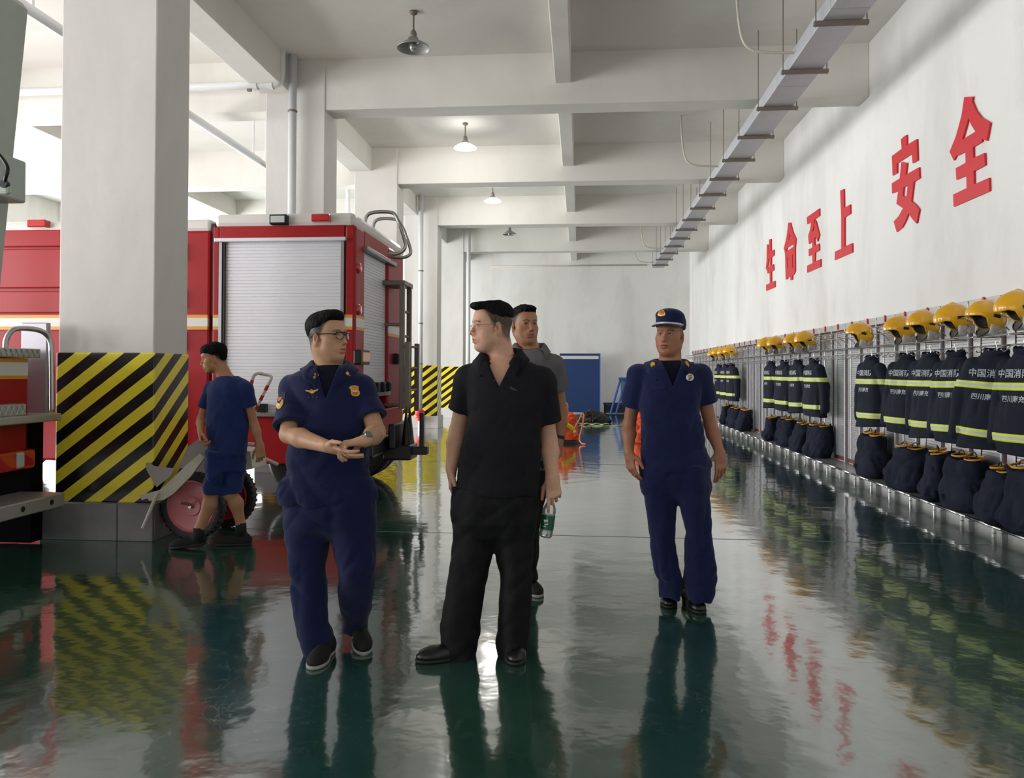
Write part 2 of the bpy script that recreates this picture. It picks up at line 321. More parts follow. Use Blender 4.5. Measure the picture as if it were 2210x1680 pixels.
# ================================================================ fire engines
M_tred = mat('engine_red', srgb(156, 14, 23), .45, coat=.08, coatr=.1, spec=.3)
M_twht = mat('engine_white', srgb(216, 213, 208), .3, coat=.4)
M_alu = mat('shutter_aluminium', srgb(222, 222, 227), .42, metal=.12, spec=.5)
M_alud = mat('trim_aluminium', srgb(150, 152, 155), .35, metal=.8)
M_blk = mat('black_rubber', srgb(20, 20, 21), .55)
M_blkp = mat('black_paint', srgb(14, 14, 16), .35)
M_org = mat('reflective_orange', srgb(222, 146, 34), .4)
M_rwht = mat('reflective_white', srgb(212, 212, 206), .35)
M_steel = mat('brushed_steel', srgb(170, 170, 170), .28, metal=1.)
M_bronze = mat('dull_steel', srgb(118, 110, 102), .4, metal=.6)
M_lamp = mat('red_lamp', srgb(190, 14, 24), .15, coat=1.)
M_lens = mat('clear_lens', srgb(190, 196, 190), .1, coat=1.)
M_amber = mat('amber_lens', srgb(226, 130, 40), .15, coat=1.)
M_cheq = mat('chequer_plate', srgb(176, 176, 172), .35, metal=.6)
YT, YT2, XR = 8.3, 10.58, None
def P(px, py, Y=YT): return atY(px, py, Y)
XR = P(766, 800)[0]
zt = lambda py: P(620, py)[2]
t1 = empty('fire_engine', (XR-3.4, (YT+YT2)/2, 0), 'red fire engine with white roof band and silver roller shutters', 'fire engine')
ZT0, ZT1, ZBOT = zt(487), zt(459), zt(1003)
xg0, xg1 = P(450, 800)[0], P(457.5, 800)[0]
xs0, xs1 = P(472, 700)[0], P(742, 700)[0]; zs0, zs1 = zt(893), zt(518)
# rear module: walls around the shutter opening
yr0, yr1 = atX(787, 650, XR)[1], atX(838, 650, XR)[1]
zr1 = atX(790, 540, XR)[2]; zr0 = atX(800, 848, XR)[2]
b = MB(); b.bbox((xg1, YT, ZBOT), (XR, YT2, zs0-.002), .02); b.bbox((xg1, YT, zs0), (xs0-.001, YT2-.2, ZT0), .012); b.bbox((xs0, YT, zs1), (xs1, YT+.14, ZT0), .008)
b.bbox((xs1+.001, YT, zs0), (XR, yr0, ZT0), .03); b.bbox((XR-.2, yr1, zs0), (XR, YT2, ZT0), .03); b.bbox((XR-.2, yr0+.001, zr1), (XR-.002, yr1-.001, ZT0), .01); b.box((xs0+.05, YT+.2, zs0), (XR-.25, YT2-.05, ZT0-.02))
obj('rear_body', b, M_tred, t1)
obj('roof_band', MB().bbox((xg1, YT+.02, ZT0-.01), (XR-.02, YT2-.02, ZT1), .05), M_twht, t1)
b = MB(); b.bbox((P(388, 800)[0]-3.2, YT+.02, ZBOT), (xg0, YT2, ZT0-.04), .03)
fb = obj('front_body', b, M_tred, t1)
obj('front_roof_band', MB().bbox((P(388, 800)[0]-3.2, YT+.03, ZT0-.05), (xg0, YT2-.02, ZT1-.05), .04), M_twht, t1)
# ribbed pressings on the front module, seen left of the near column
xl = P(30, 700)[0]; 
for (ya, yb) in ((497, 533), (538, 622), (629, 676)):
    za, zb = P(50, ya)[2], P(50, yb)[2]
    obj('rib_panel', MB().bbox((xl-1.4, YT-.012, zb), (P(300, 700)[0], YT+.03, za), .012), M_tred, fb)
obj('seam', MB().box((xg0, YT+.05, ZBOT), (xg1, YT2-.1, ZT1-.1)), M_blkp, t1)
def slat_sheet(axis, u0, u1, z0, z1, off, n, depth):
    g = []; m_ = MB()
    rows = n*4
    prof = (0, depth, depth, .3*depth)
    zs = []
    for i in range(n):
        for q, f in ((0, 0), (.12, 1), (.85, 1), (.97, 0)): zs.append((z0+(z1-z0)*(i+q)/n, f*depth))
    zs.append((z1, 0))
    for z, d in zs:
        row = []
        for u in (u0, u1): row.append((u, off-d, z) if axis == 'x' else (off+d, u, z))
        g.append(row)
    return m_.sheet(g)
sh = obj('roller_shutter', slat_sheet('x', xs0+.03, xs1-.03, zs0, zs1, YT+.035, 52, .005), M_alu, t1)
for (u0, u1) in ((xs0, xs0+.035), (xs1-.035, xs1)): obj('shutter_frame', MB().box((u0, YT-.012, zs0), (u1, YT+.05, zs1)), M_alud, t1)
obj('shutter_seal', MB().box((xs0+.035, YT+.0, zs0), (xs0+.062, YT+.04, zs1)), M_blkp, t1)
obj('drip_rail', MB().bbox((P(466, 517)[0], YT-.05, zt(522)), (P(748, 517)[0], YT+.02, zt(514)), .008), M_alu, t1)
obj('shutter_sill', MB().bbox((xs0-.02, YT-.05, zt(900)), (xs1+.02, YT+.05, zt(891)), .006), M_alud, t1)
obj('handle_box', MB().bbox((P(557, 885)[0], YT-.06, zt(890)), (P(577, 885)[0], YT+.02, zt(872)), .006), M_blkp, t1)
# rear shutter
obj('rear_shutter', slat_sheet('y', yr0, yr1, zr0, zr1, XR-.045, 46, .006), M_alu, t1)
obj('rear_shutter_rail', MB().bbox((XR-.02, yr0-.06, zr1-.02), (XR+.05, yr1+.25, zr1+.03), .008), M_alud, t1)
obj('rear_sill', MB().bbox((XR-.05, yr0-.05, zr0-.05), (XR+.03, yr1+.05, zr0), .008), M_alud, t1)
for i in range(4):
    yy = yr0+(yr1-yr0)*(.15+.25*i); obj('shutter_clip', MB().bbox((XR-.02, yy, zr0), (XR+.06, yy+.09, zr0+.12), .02), M_blkp, t1)
# reflective stripes
for (ya, yb, m_, nm) in ((680, 686.5, M_org, 'orange_stripe'), (686.5, 705, M_rwht, 'white_stripe'), (705, 712, M_org, 'orange_stripe')):
    za, zb = P(420, ya)[2], P(420, yb)[2]
    for (u0, u1, yy) in ((P(385, 700)[0]-3.1, xg0-.01, YT+.0 ), (xg1+.005, xs0-.004, YT), (xs1+.004, XR-.032, YT)):
        dy = .016 if yy == YT and u1 < xg1 and u1 < P(380, 700)[0] else .004
        obj(nm, MB().box((u0, yy-dy-(.0 if u1 > xg0 else .012), zb), (u1, yy+.03, za)), m_, t1)
    obj(nm, MB().box((XR-.02, YT+.03, zb), (XR+.004, yr0-.01, za)), m_, t1); obj(nm, MB().box((XR-.02, yr1+.01, zb), (XR+.004, YT2-.03, za)), m_, t1)
# lamps
def lampbox(nm, x0, x1, y0, y1, m0, m1, lens=True):
    a, c = P(x0, y1), P(x1, y0)
    r = obj(nm, MB().bbox((a[0], YT-.05, a[2]), (c[0], YT+.05, c[2]), .012), m0, t1)
    if lens: obj('lens', MB().bbox((a[0]+.02, YT-.056, a[2]+.018), (c[0]-.02, YT-.045, c[2]-.018), .008), m1, r)
lampbox('flood_lamp', 584, 622, 464, 486, M_blkp, M_lens); lampbox('marker_lamp', 674, 713, 463, 480, M_lamp, M_lamp, False)
lampbox('marker_lamp', 63, 104, 475, 492, M_lamp, M_lamp, False)
for py in (545, 645, 737): obj('door_handle', MB().bbox((P(390, py)[0], YT-.03, P(390, py+20)[2]), (P(396, py)[0], YT+.03, P(390, py-20)[2]), .01), M_twht, t1)
obj('door_outline', MB().tube([P(388, 803, YT-.005), P(391.5, 803, YT-.005), P(392, 985, YT-.005)], .012, 6), M_blkp, t1)
for (px, py) in ((773, 578), (773, 669)):
    c = atX(px, py, XR); obj('round_marker', MB().lathe([(.0, .03), (.05, .03), (.07, .0), (.07, -.02)], c, (1, 0, 0), 16), M_lamp, t1, True)
for (x0, x1, y0, y1) in ((766, 786, 757, 787), (849, 861, 764, 786)):
    a, c = atX(x0, y1, XR), atX(x1, y0, XR)
    r = obj('tail_lamp', MB().bbox((XR-.02, a[1], a[2]), (XR+.07, c[1], c[2]), .015), M_blkp, t1)
    obj('lens', MB().bbox((XR+.02, a[1]+.04, a[2]+.02), (XR+.085, c[1]-.04, c[2]-.02), .015), M_amber, r); 
# roof hand rails
def smoothline(pts, it=2):
    p = [np.array(q, float) for q in pts]
    for _ in range(it):
        q = [p[0]]
        for a, c in zip(p[:-1], p[1:]): q += [a*.75+c*.25, a*.25+c*.75]
        p = q+[p[-1]]
    return p
for yy, pp in ((9.0, [(788, 500), (788, 470), (800, 458), (845, 457), (856, 466), (875, 520), (875, 537), (862, 548), (838, 549)]), (10.0, [(805, 516), (805, 484), (815, 472), (850, 472), (866, 480), (887, 538), (886, 550), (872, 557), (850, 556)])):
    obj('hand_rail', MB().tube(smoothline([atY(*q, yy) for q in pp]), .021, 10), M_steel, t1, True)
# rear swing-up ladder frame
fy0, fy1 = YT+1.35, YT+1.75; fx = atY(868, 700, fy0)[0]
b = MB(); zt_, zm, zb_ = 2.52, 1.78, .95
for yy in (fy0, fy1): b.bbox((fx-.03, yy-.03, zb_), (fx+.03, yy+.03, zt_), .006)
b.bbox((fx-.3, fy0-.04, zt_-.03), (fx+.04, fy1+.04, zt_+.03), .008)
lf = obj('ladder_frame', b, M_bronze, t1)
for z in (zt_-.35, zt_-.66, zt_-.95, 1.25): obj('rung', MB().tube([(fx, fy0, z), (fx, fy1, z)], .018, 8), M_bronze, lf)
b = MB()
for yy in (fy0-.05, fy1+.12): ls = obj('lower_ladder_rail', MB().bbox((fx+.05, yy-.03, zb_-.05), (fx+.11, yy+.03, zm), .006), M_bronze, t1)
for z in (zm-.05, zm-.32, zm-.6): obj('rung', MB().tube([(fx+.08, fy0-.05, z), (fx+.08, fy1+.12, z)], .016, 8), M_bronze, ls)
for z in (1.0, 2.0): obj('ladder_hinge', MB().bbox((XR-.02, fy0-.02, z-.02), (fx, fy0+.02, z+.02), .01), M_bronze, t1)
# tow hitch, bumper and wheels
b = MB(); b.bbox((XR-.05, YT+.15, .46), (XR+.16, YT2-.15, .66), .03); b.bbox((XR+.08, YT+.9, .36), (XR+.42, YT+1.3, .54), .02); b.bbox((XR+.18, YT+.75, .5), (XR+.26, YT+1.45, .80), .02)
obj('tow_hitch', b, M_blkp, t1)
for yy in (YT+1.0, YT+1.2): obj('hitch_pin', MB().lathe([(.0, .5), (.025, .3), (.06, 0), (.0, 0)], (XR+.34, yy, .52), (0, 0, 1), 10), M_blkp, t1)
obj('hitch_arm', MB().bbox((XR+.50, YT+1.0, .42), (XR+.55, YT+1.08, .92), .01), M_blkp, t1); obj('hitch_arm', MB().bbox((XR+.3, YT+.98, .42), (XR+.6, YT+1.1, .52), .01), M_blkp, t1)
def wheel(root, c, ax, r, w, nm='wheel', disc=None, dr=.62, tread=True, tm=None):
    ax = np.array(ax, float)/np.linalg.norm(ax)
    prof = [(dr*r, -w*.42), (r*.8, -w*.5), (r*.93, -w*.46), (r, -w*.3), (r, w*.3), (r*.93, w*.46), (r*.8, w*.5), (dr*r, w*.42)]
    wh = obj(nm, MB().lathe(prof, c, ax, 40), tm or M_blk, root, 40)
    d = [(dr*r, -w*.42), (dr*r*.97, -w*.5), (dr*r*.9, -w*.36), (dr*r*.45, -w*.30), (dr*r*.36, -w*.42), (.0, -w*.42)]
    obj('rim', MB().lathe(d, c, ax, 36), disc, wh, 40); obj('rim', MB().lathe([(a, -h) for a, h in d], c, ax, 36), disc, wh, 40)
    return wh
for xx in (XR-.5, XR-5.4):
    for y0 in (YT+.17, YT+.48, YT2-.48, YT2-.17) if xx > XR-2 else (YT+.2, YT2-.2):
        wheel(t1, (xx, y0, .5), (0, 1, 0), .5, .26, 'wheel', M_steel)
obj('chassis', MB().bbox((XR-6.5, YT+.7, .45), (XR-.2, YT2-.7, .62), .02), M_blkp, t1)
# hidden front of the vehicle: cab towards the bay door
cb = MB(); cb.bbox((XR-8.4, YT+.05, .45), (XR-5.6, YT2-.05, 2.75), .18); obj('cab', cb, M_tred, t1)
obj('cab_window', MB().bbox((XR-8.1, YT+.04, 1.7), (XR-6.0, YT+.08, 2.4), .02), mat('dark_glass', srgb(20, 26, 30), .05, coat=1.), t1)
# ---------------------------------------------------------------- second engine, only its tail enters the picture
X2 = atY(62, 900, 6.0)[0]; Q = lambda px, py: atX(px, py, X2)
t2 = empty('fire_engine', (X2-2, 4.8, 0), 'tail of a second red fire engine with chequered steps at left edge', 'fire engine')
y1_ = Q(62, 900)[1]; y0_ = 3.55
b = MB(); b.bbox((X2-5.5, y0_, .62), (X2, y1_, Q(10, 772)[2]), .03); obj('tail_body', b, M_tred, t2)
zz = lambda py: Q(10, py)[2]
for (ya, yb, m_, nm) in ((773, 782, M_org, 'orange_stripe'), (782, 811, M_rwht, 'white_stripe'), (811, 819, M_org, 'orange_stripe')):
    obj(nm, MB().box((X2-.02, y0_+.03, zz(yb)), (X2+.004, y1_-.02, zz(ya))), m_, t2)
def cheq(nm, x0, x1, ya, yb, z0, z1):
    r = obj(nm, MB().bbox((x0, ya, z0), (x1, yb, z1), .006), M_cheq, t2)
    for i in range(int((yb-ya)/.06)):
        for s in (-1, 1):
            yy = yb-.03-.06*i
            if yy < 4.6: break
            m_ = MB(); zc = (z0+z1)/2; h = (z1-z0)*.38
            m_.add([(x1+.001, yy-.022, zc-s*h), (x1+.001, yy-.012, zc-s*h), (x1+.001, yy+.022, zc+s*h), (x1+.001, yy+.012, zc+s*h), (x1+.006, yy-.017, zc-s*h), (x1+.006, yy+.017, zc+s*h)], [(0, 1, 4), (1, 2, 5, 4), (2, 3, 5), (3, 0, 4, 5)])
            obj('tread_lug', m_, M_cheq, r)
    return r
cheq('upper_step', X2-.4, X2+.06, y0_, Q(73, 760)[1], zz(771), zz(751)); cheq('middle_block', X2-.1, X2+.14, y0_, Q(40, 880)[1]-.1, zz(897), zz(872))
obj('middle_step', MB().bbox((X2-.1, y0_, zz(914)), (X2+.2, y1_+.12, zz(897)), .01), M_cheq, t2)
obj('tail_shade_box', MB().box((atY(-60, 900, 6.15)[0], y1_+.01, .02), (atY(94, 900, 6.15)[0], 6.15, zz(914))), mat('shade_black', srgb(8, 8, 9), .8, spec=.1), t2)  # solid black box standing in for the shadow below the middle step
ls = obj('tail_lamp', MB().bbox((X2-.03, Q(0, 990)[1]-.3, zz(1020)), (X2+.05, y1_+.03, zz(975)), .03), M_lamp, t2)
obj('clear_lens', MB().bbox((X2+.02, Q(22, 990)[1], zz(1015)), (X2+.062, Q(40, 990)[1], zz(979)), .02), M_lens, ls)
obj('bottom_step', MB().bbox((X2-.05, y0_, .33), (X2+.33, y1_-.02, .44), .01), M_cheq, t2)
for px in (50, 112): 
    c = atX(px, 1068, X2+.33); obj('step_hole', MB().lathe([(.0, .003), (.02, .003), (.022, 0)], (X2+.33, min(c[1], y1_-.05), .385), (1, 0, 0), 14), M_blkp, t2)
obj('upright_panel', MB().bbox((atY(48, 800, 6.18)[0], 6.16, atY(80, 893, 6.18)[2]), (atY(104, 800, 6.18)[0], 6.21, atY(80, 697, 6.18)[2]), .008), mat('lilac_grey_panel', srgb(168, 164, 172), .35, metal=.4), t2)
gr = [(X2+.0, Q(12, 750)[1], zz(752)), (X2+.0, Q(12, 750)[1], zz(735)), (X2+.02, Q(18, 750)[1], zz(712)), (X2+.03, Q(35, 750)[1], zz(706)), (X2+.06, Q(75, 750)[1]-.02, zz(707)), (X2+.08, Q(93, 750)[1]-.04, zz(722)), (X2+.1, Q(96, 750)[1]-.05, zz(750)), (X2+.12, Q(92, 880)[1]-.05, zz(895))]
obj('grab_rail', MB().tube(smoothline(gr), .021, 10), M_steel, t2, True)
M_boom = mat('pale_green_grey_paint', srgb(176, 184, 174), .35, noise=.08, nscale=3)
YBm = 4.75
b = MB(); pr = [atY(60, 28, YBm), atY(34, 345, YBm), atY(-2, 640, YBm)]
a0, a1 = atY(60, 22, YBm+.38), atY(-2, 640, YBm+.38); a0[1] -= .38; a1[1] -= .38; w_ = .34
b.add([a1+[-w_, 0, 0], a1, a0, a0+[-.04, 0, .05], a0+[-w_, 0, .06]] + [q+np.array([0, .38, 0]) for q in (a1+[-w_, 0, 0], a1, a0, a0+[-.04, 0, .05], a0+[-w_, 0, .06])],
      [(0, 1, 2, 3, 4), (9, 8, 7, 6, 5), (0, 5, 6, 1), (1, 6, 7, 2), (2, 7, 8, 3), (3, 8, 9, 4), (4, 9, 5, 0)])
bo = obj('boom', b, M_boom, t2, label='leaning pale grey-green box boom')
bx0, bx1 = atY(57, 440, YBm+.3), atY(-70, 352, YBm+.3)
cbx = obj('control_box', MB().bbox((bx1[0], YBm-.14, bx0[2]), (bx0[0], YBm+.3, bx1[2]), .015), M_boom, t2)
obj('box_latch', MB().bbox((atY(-20, 420, YBm-.15)[0], YBm-.16, atY(0, 432, YBm)[2]), (atY(20, 420, YBm-.15)[0], YBm-.12, atY(0, 412, YBm)[2]), .02), M_boom, cbx)
obj('cable', MB().tube(smoothline([atY(-10, 325, YBm-.16), atY(8, 345, YBm-.17), atY(19, 365, YBm-.18), atY(10, 388, YBm-.18), atY(14, 399, YBm-.13)]), .012, 8), M_blkp, cbx, True)
obj('cable_gland', MB().lathe([(0, -.03), (.025, -.03), (.025, 0)], atY(14, 399, YBm-.14), (0, 1, 0), 14), M_blkp, cbx)
obj('boom_post', MB().bbox((a1[0]-.62, YBm, .62), (a1[0]-.2, YBm+.4, a1[2]+.1), .02), M_boom, t2)
for yy in (y0_+.3, y1_-.3): wheel(t2, (X2-1.6, yy, .5), (0, 1, 0), .5, .28, 'wheel', M_steel)
# ================================================================ two-wheeled hand cart between column and shutter
M_pink = mat('faded_red_disc', srgb(196, 112, 118), .35); M_cream = mat('cream_frame_paint', srgb(196, 190, 176), .45, noise=.1, nscale=8)
M_rdisc = mat('dark_red_disc', srgb(150, 26, 34), .4)
M_tyre = mat('cart_tyre', srgb(34, 35, 37), .6, bump=.4, bscale=60)
M_hred = mat('handle_red_band', srgb(190, 40, 40), .4); M_hwht = mat('handle_white', srgb(214, 210, 200), .4)
cw = atZ(414, 1166); r_ = .282
c1 = np.array([cw[0], cw[1]+.02, r_]); c2 = atY(488, 1079, c1[1]+.55); c2[2] = r_
cart = empty('hand_cart', ((c1[0]+c2[0])/2, (c1[1]+c2[1])/2, 0), 'cream two-wheeled hand cart with pink wheel discs behind the walking youth', 'cart')
ax = c2-c1; ax /= np.linalg.norm(ax)
def cwheel(c, disc):
    w = .09; r = r_
    prof = [(.76*r, -w*.4), (r*.84, -w*.5), (r*.95, -w*.44), (r, -w*.25), (r, w*.25), (r*.95, w*.44), (r*.84, w*.5), (.76*r, w*.4)]
    wh = obj('wheel', MB().lathe(prof, c, ax, 48), M_tyre, cart, 40)
    d = [(.77*r, -w*.42), (.73*r, -w*.5), (.68*r, -w*.3), (.3*r, -w*.2), (.27*r, -w*.34), (.12*r, -w*.3), (0, -w*.3)]
    obj('wheel_disc', MB().lathe(d, c, ax, 40), disc, wh, 40); obj('wheel_disc', MB().lathe([(a, -h) for a, h in d], c, ax, 40), disc, wh, 40)
    obj('axle_nut', MB().lathe([(0, -.06), (.014, -.06), (.02, -.035), (.02, 0)], c, ax, 10), M_steel, wh)
    for i in range(36):
        a = 2*math.pi*i/36; u = np.cross(ax, [0, 0, 1.]); u /= np.linalg.norm(u); z = np.cross(u, ax)
        m_ = MB(); 
        for s in (-1, 1):
            p = c+(r*.985)*(math.cos(a+s*.04)*u+math.sin(a+s*.04)*z)+ax*s*w*.25; d_ = (p-c-ax*s*w*.25); d_ = d_/np.linalg.norm(d_)
            t = np.cross(ax, d_); e = t*.009; f = ax*w*.2; g = d_*.0055
            m_.add([p-e-f-g, p+e-f-g, p+e+f-g, p-e+f-g, p-e-f+g, p+e-f+g, p+e+f+g, p-e+f+g], [(0, 3, 2, 1), (4, 5, 6, 7), (0, 1, 5, 4), (1, 2, 6, 5), (2, 3, 7, 6), (3, 0, 4, 7)])
        obj('tread_block', m_, M_tyre, wh)
cwheel(c1, M_pink); cwheel(c2, M_rdisc)
obj('axle_stub', MB().tube([c1, (c1[0]-.02, 6.18, c1[2]+.06)], .014, 8), M_steel, cart)
obj('axle', MB().tube([c1-ax*.03, c2+ax*.03], .016, 10), M_steel, cart, True)
ya, yb = 6.19, c2[1]-.1
def pl(nm, pts, Y, t=.02, m_=M_cream):
    q = [atY(x, y, Y) for x, y in pts]
    b_ = MB().prism(list(range(len(q))) and [(i, 0) for i in range(len(q))], lambda i, _: q[i], lambda i, _: q[i]+np.array([0, t, 0])); return obj(nm, b_, m_, cart)
pl('side_rail', [(300, 1070), (345, 1058), (396, 1010), (432, 978), (440, 990), (412, 1028), (372, 1068), (352, 1080), (322, 1082), (318, 1076), (306, 1080)], ya, .025)
pl('side_rail', [(412, 1000), (452, 960), (530, 958), (545, 1000), (470, 1000), (430, 1012)], yb, .025)
pl('gusset_plate', [(314, 1000), (322, 998), (330, 1006), (376, 1012), (368, 1028), (338, 1052), (330, 1040), (316, 1014)], ya-.03, .008, mat('plate_grey', srgb(150, 142, 138), .4))
pl('gusset_plate', [(404, 966), (428, 948), (450, 954), (452, 975), (400, 1010), (384, 1012)], ya+.06, .008, mat('plate_grey', srgb(150, 142, 138), .4))
for (a, c, Y) in (((340, 1064), (308, 1140), ya-.035),):
    obj('prop_leg', MB().tube([atY(*a, Y), atY(*c, Y)], .014, 8), M_cream, cart)
pl('bed_plate', [(396, 1000), (450, 965), (540, 975), (545, 1012), (470, 1030), (430, 1025)], (ya+yb)/2-.1, .3)
obj('tow_bar', MB().tube([atY(525, 966, yb), atY(560, 985, yb-.05), atY(599, 1003, yb-.1)], .016, 8), M_cream, cart, True)
obj('tow_bar', MB().tube([atY(515, 958, yb+.1), atY(548, 959, yb+.1)], .016, 8), M_cream, cart, True)
# bent push handle with red and white bands
hp = smoothline([atY(530, 935, yb), atY(536, 860, yb), atY(545, 815, yb), atY(553, 806, yb), atY(566, 806, yb+.02)])
hq = smoothline([atY(528, 935, yb+.05), atY(550, 888, yb+.05), atY(578, 832, yb+.05), atY(587, 815, yb+.05), atY(582, 810, yb+.05), atY(560, 807, yb+.03)])
for h_ in (hp, hq):
    b = MB(); K = len(h_)
    hn = obj('push_handle', MB().tube(h_, .014, 10), M_hwht, cart, True)
    L_ = [0]
    for i in range(1, K): L_.append(L_[-1]+np.linalg.norm(h_[i]-h_[i-1]))
    def at_len(s): 
        return np.array([np.interp(s, L_, [p[j] for p in h_]) for j in range(3)])
    for s in np.arange(.03, L_[-1]*.72, .1):
        obj('red_band', MB().tube([at_len(s), at_len(s+.025), at_len(s+.05)], .0155, 10), M_hred, hn)
# ================================================================ implicit-surface modelling (bodies, clothing, soft goods)
def V(*a): return np.array(a[0] if len(a) == 1 else a, np.float32)
class Vox:
    def __init__(s, lo, hi, h):
        s.lo = np.array(lo, float); s.h = h; s.n = np.maximum(((np.array(hi)-s.lo)/h).astype(int)+2, 4)
        s.f = np.full(s.n, .5, np.float32); s.ax = [(s.lo[i]+h*np.arange(s.n[i])).astype(np.float32) for i in range(3)]
    def like(s):
        o = Vox.__new__(Vox); o.lo, o.h, o.n, o.ax = s.lo, s.h, s.n, s.ax; o.f = np.full(s.n, .5, np.float32); return o
    def win(s, lo, hi, m):
        a = np.clip(((np.array(lo)-m-s.lo)/s.h).astype(int), 0, s.n-1); b = np.clip(((np.array(hi)+m-s.lo)/s.h).astype(int)+2, 1, s.n)
        sl = tuple(slice(a[i], b[i]) for i in range(3))
        return sl, (s.ax[0][sl[0]][:, None, None], s.ax[1][sl[1]][None, :, None], s.ax[2][sl[2]][None, None, :])
    def put(s, sl, d, k, op):
        f = s.f[sl]
        if op == 'u':
            if k > 0: hh = np.maximum(k-np.abs(f-d), 0)/k; s.f[sl] = np.minimum(f, d)-hh*hh*k*.25
            else: s.f[sl] = np.minimum(f, d)
        else:
            d = -d
            if k > 0: hh = np.maximum(k-np.abs(f-d), 0)/k; s.f[sl] = np.maximum(f, d)+hh*hh*k*.25
            else: s.f[sl] = np.maximum(f, d)
    def cap(s, a, b, ra, rb=None, k=.01, op='u', flat=None):
        rb = ra if rb is None else rb; a = np.array(a, float); b = np.array(b, float); R = max(ra, rb); m = R+k+3*s.h
        sl, (x, y, z) = s.win(np.minimum(a, b), np.maximum(a, b), m)
        if 0 in s.f[sl].shape: return s
        ba = b-a; L = ba@ba+1e-12
        t = np.clip(((x-a[0])*ba[0]+(y-a[1])*ba[1]+(z-a[2])*ba[2])/L, 0, 1)
        dx, dy, dz = x-a[0]-t*ba[0], y-a[1]-t*ba[1], z-a[2]-t*ba[2]
        q = dx*dx+dy*dy+dz*dz
        if flat is not None:          # squash along a direction: (dir, factor<1 -> thinner)
            n, fa = flat; e = dx*n[0]+dy*n[1]+dz*n[2]; q = q+e*e*(1/fa**2-1)
        s.put(sl, np.sqrt(q)-(ra+(rb-ra)*t), k, op); return s
    def ell(s, c, r, R=None, k=.01, op='u'):
        c = np.array(c, float); r = np.array(r, float); m = float(r.max())+k+3*s.h
        sl, (x, y, z) = s.win(c, c, m)
        if 0 in s.f[sl].shape: return s
        x, y, z = x-c[0], y-c[1], z-c[2]
        R = np.eye(3) if R is None else R      # rows: local axes in world
        p = [(x*R[i][0]+y*R[i][1]+z*R[i][2])/r[i] for i in range(3)]
        k0 = np.sqrt(p[0]**2+p[1]**2+p[2]**2); k1 = np.sqrt((p[0]/r[0])**2+(p[1]/r[1])**2+(p[2]/r[2])**2)+1e-9
        s.put(sl, k0*(k0-1)/k1, k, op); return s
    def box(s, c, hs, R=None, rad=.005, k=.0, op='u'):
        c = np.array(c, float); m = float(np.linalg.norm(hs))+k+3*s.h; sl, (x, y, z) = s.win(c, c, m)
        if 0 in s.f[sl].shape: return s
        x, y, z = x-c[0], y-c[1], z-c[2]; R = np.eye(3) if R is None else R
        q = [np.abs(x*R[i][0]+y*R[i][1]+z*R[i][2])-(hs[i]-rad) for i in range(3)]
        d = np.sqrt(sum(np.maximum(e, 0)**2 for e in q))+np.minimum(np.maximum(np.maximum(q[0], q[1]), q[2]), 0)-rad
        s.put(sl, d, k, op); return s
    def loft(s, prof, yaw=0., k=.02, p=2.4, op='u'):
        """stack of ellipses: rows (z, cx, cy, half width, half depth); yaw turns the width axis"""
        P_ = np.array(sorted(prof, key=lambda r: r[0]), float); z0, z1 = P_[0, 0], P_[-1, 0]; M = P_[:, 3:5].max()+k+3*s.h
        sl, (x, y, z) = s.win([P_[:, 1].min(), P_[:, 2].min(), z0], [P_[:, 1].max(), P_[:, 2].max(), z1], M)
        if 0 in s.f[sl].shape: return s
        zf = s.ax[2][sl[2]]; I = [np.interp(zf, P_[:, 0], P_[:, i]).astype(np.float32)[None, None, :] for i in range(1, 5)]
        c_, s_ = math.cos(yaw), math.sin(yaw); dx, dy = x-I[0], y-I[1]
        u, v = (dx*c_+dy*s_)/I[2], (-dx*s_+dy*c_)/I[3]
        d = ((np.abs(u)**p+np.abs(v)**p)**(1/p)-1)*np.minimum(I[2], I[3])
        d = np.maximum(d, np.maximum(z0-z, z-z1)); s.put(sl, d.astype(np.float32), k, op); return s
    def plane(s, pt, n, k=.0, lo=None, hi=None):      # remove what lies on the +n side
        n = np.array(n, float)/np.linalg.norm(n)
        sl, (x, y, z) = s.win(s.lo if lo is None else lo, s.lo+s.n*s.h if hi is None else hi, 0)
        d = (x-pt[0])*n[0]+(y-pt[1])*n[1]+(z-pt[2])*n[2]; s.f[sl] = np.maximum(s.f[sl], d); return s
    def keep_rest(s): s._b = s.f.copy(); return s
    def wrinkle(s, amp, sc, stretch=(1, 1, 1), seed=0, R=None, zr=None, ridge=False):
        th = 2.5*s.h+amp*2; I = np.nonzero(np.abs(s.f) < th); Q = np.stack([s.ax[i][I[i]] for i in range(3)], 1)
        if R is not None: Q = Q@np.array(R, np.float32).T
        n = vnoise(Q*np.array(stretch, np.float32)*sc, seed)
        n = n if not ridge else .50-2*np.abs(n)
        if zr is not None: n = n*np.interp(s.ax[2][I[2]], *zr)
        s.f[I] += (amp*n).astype(np.float32); return s
    def mesh(s): return surfnets(s.f, s.lo, s.h)
_lat = np.random.RandomState(3).uniform(-1, 1, (32, 32, 32)).astype(np.float32)
def vnoise(q, seed=0):
    q = q+np.array([seed*7.3, seed*3.1, seed*5.7], np.float32); i = np.floor(q).astype(int); f = (q-i).astype(np.float32); f = f*f*(3-2*f); i &= 31; j = (i+1) & 31
    r = 0
    for a in (0, 1):
        for b in (0, 1):
            for c in (0, 1):
                w = (f[:, 0] if a else 1-f[:, 0])*(f[:, 1] if b else 1-f[:, 1])*(f[:, 2] if c else 1-f[:, 2])
                r = r+w*_lat[(j if a else i)[:, 0], (j if b else i)[:, 1], (j if c else i)[:, 2]]
    return r
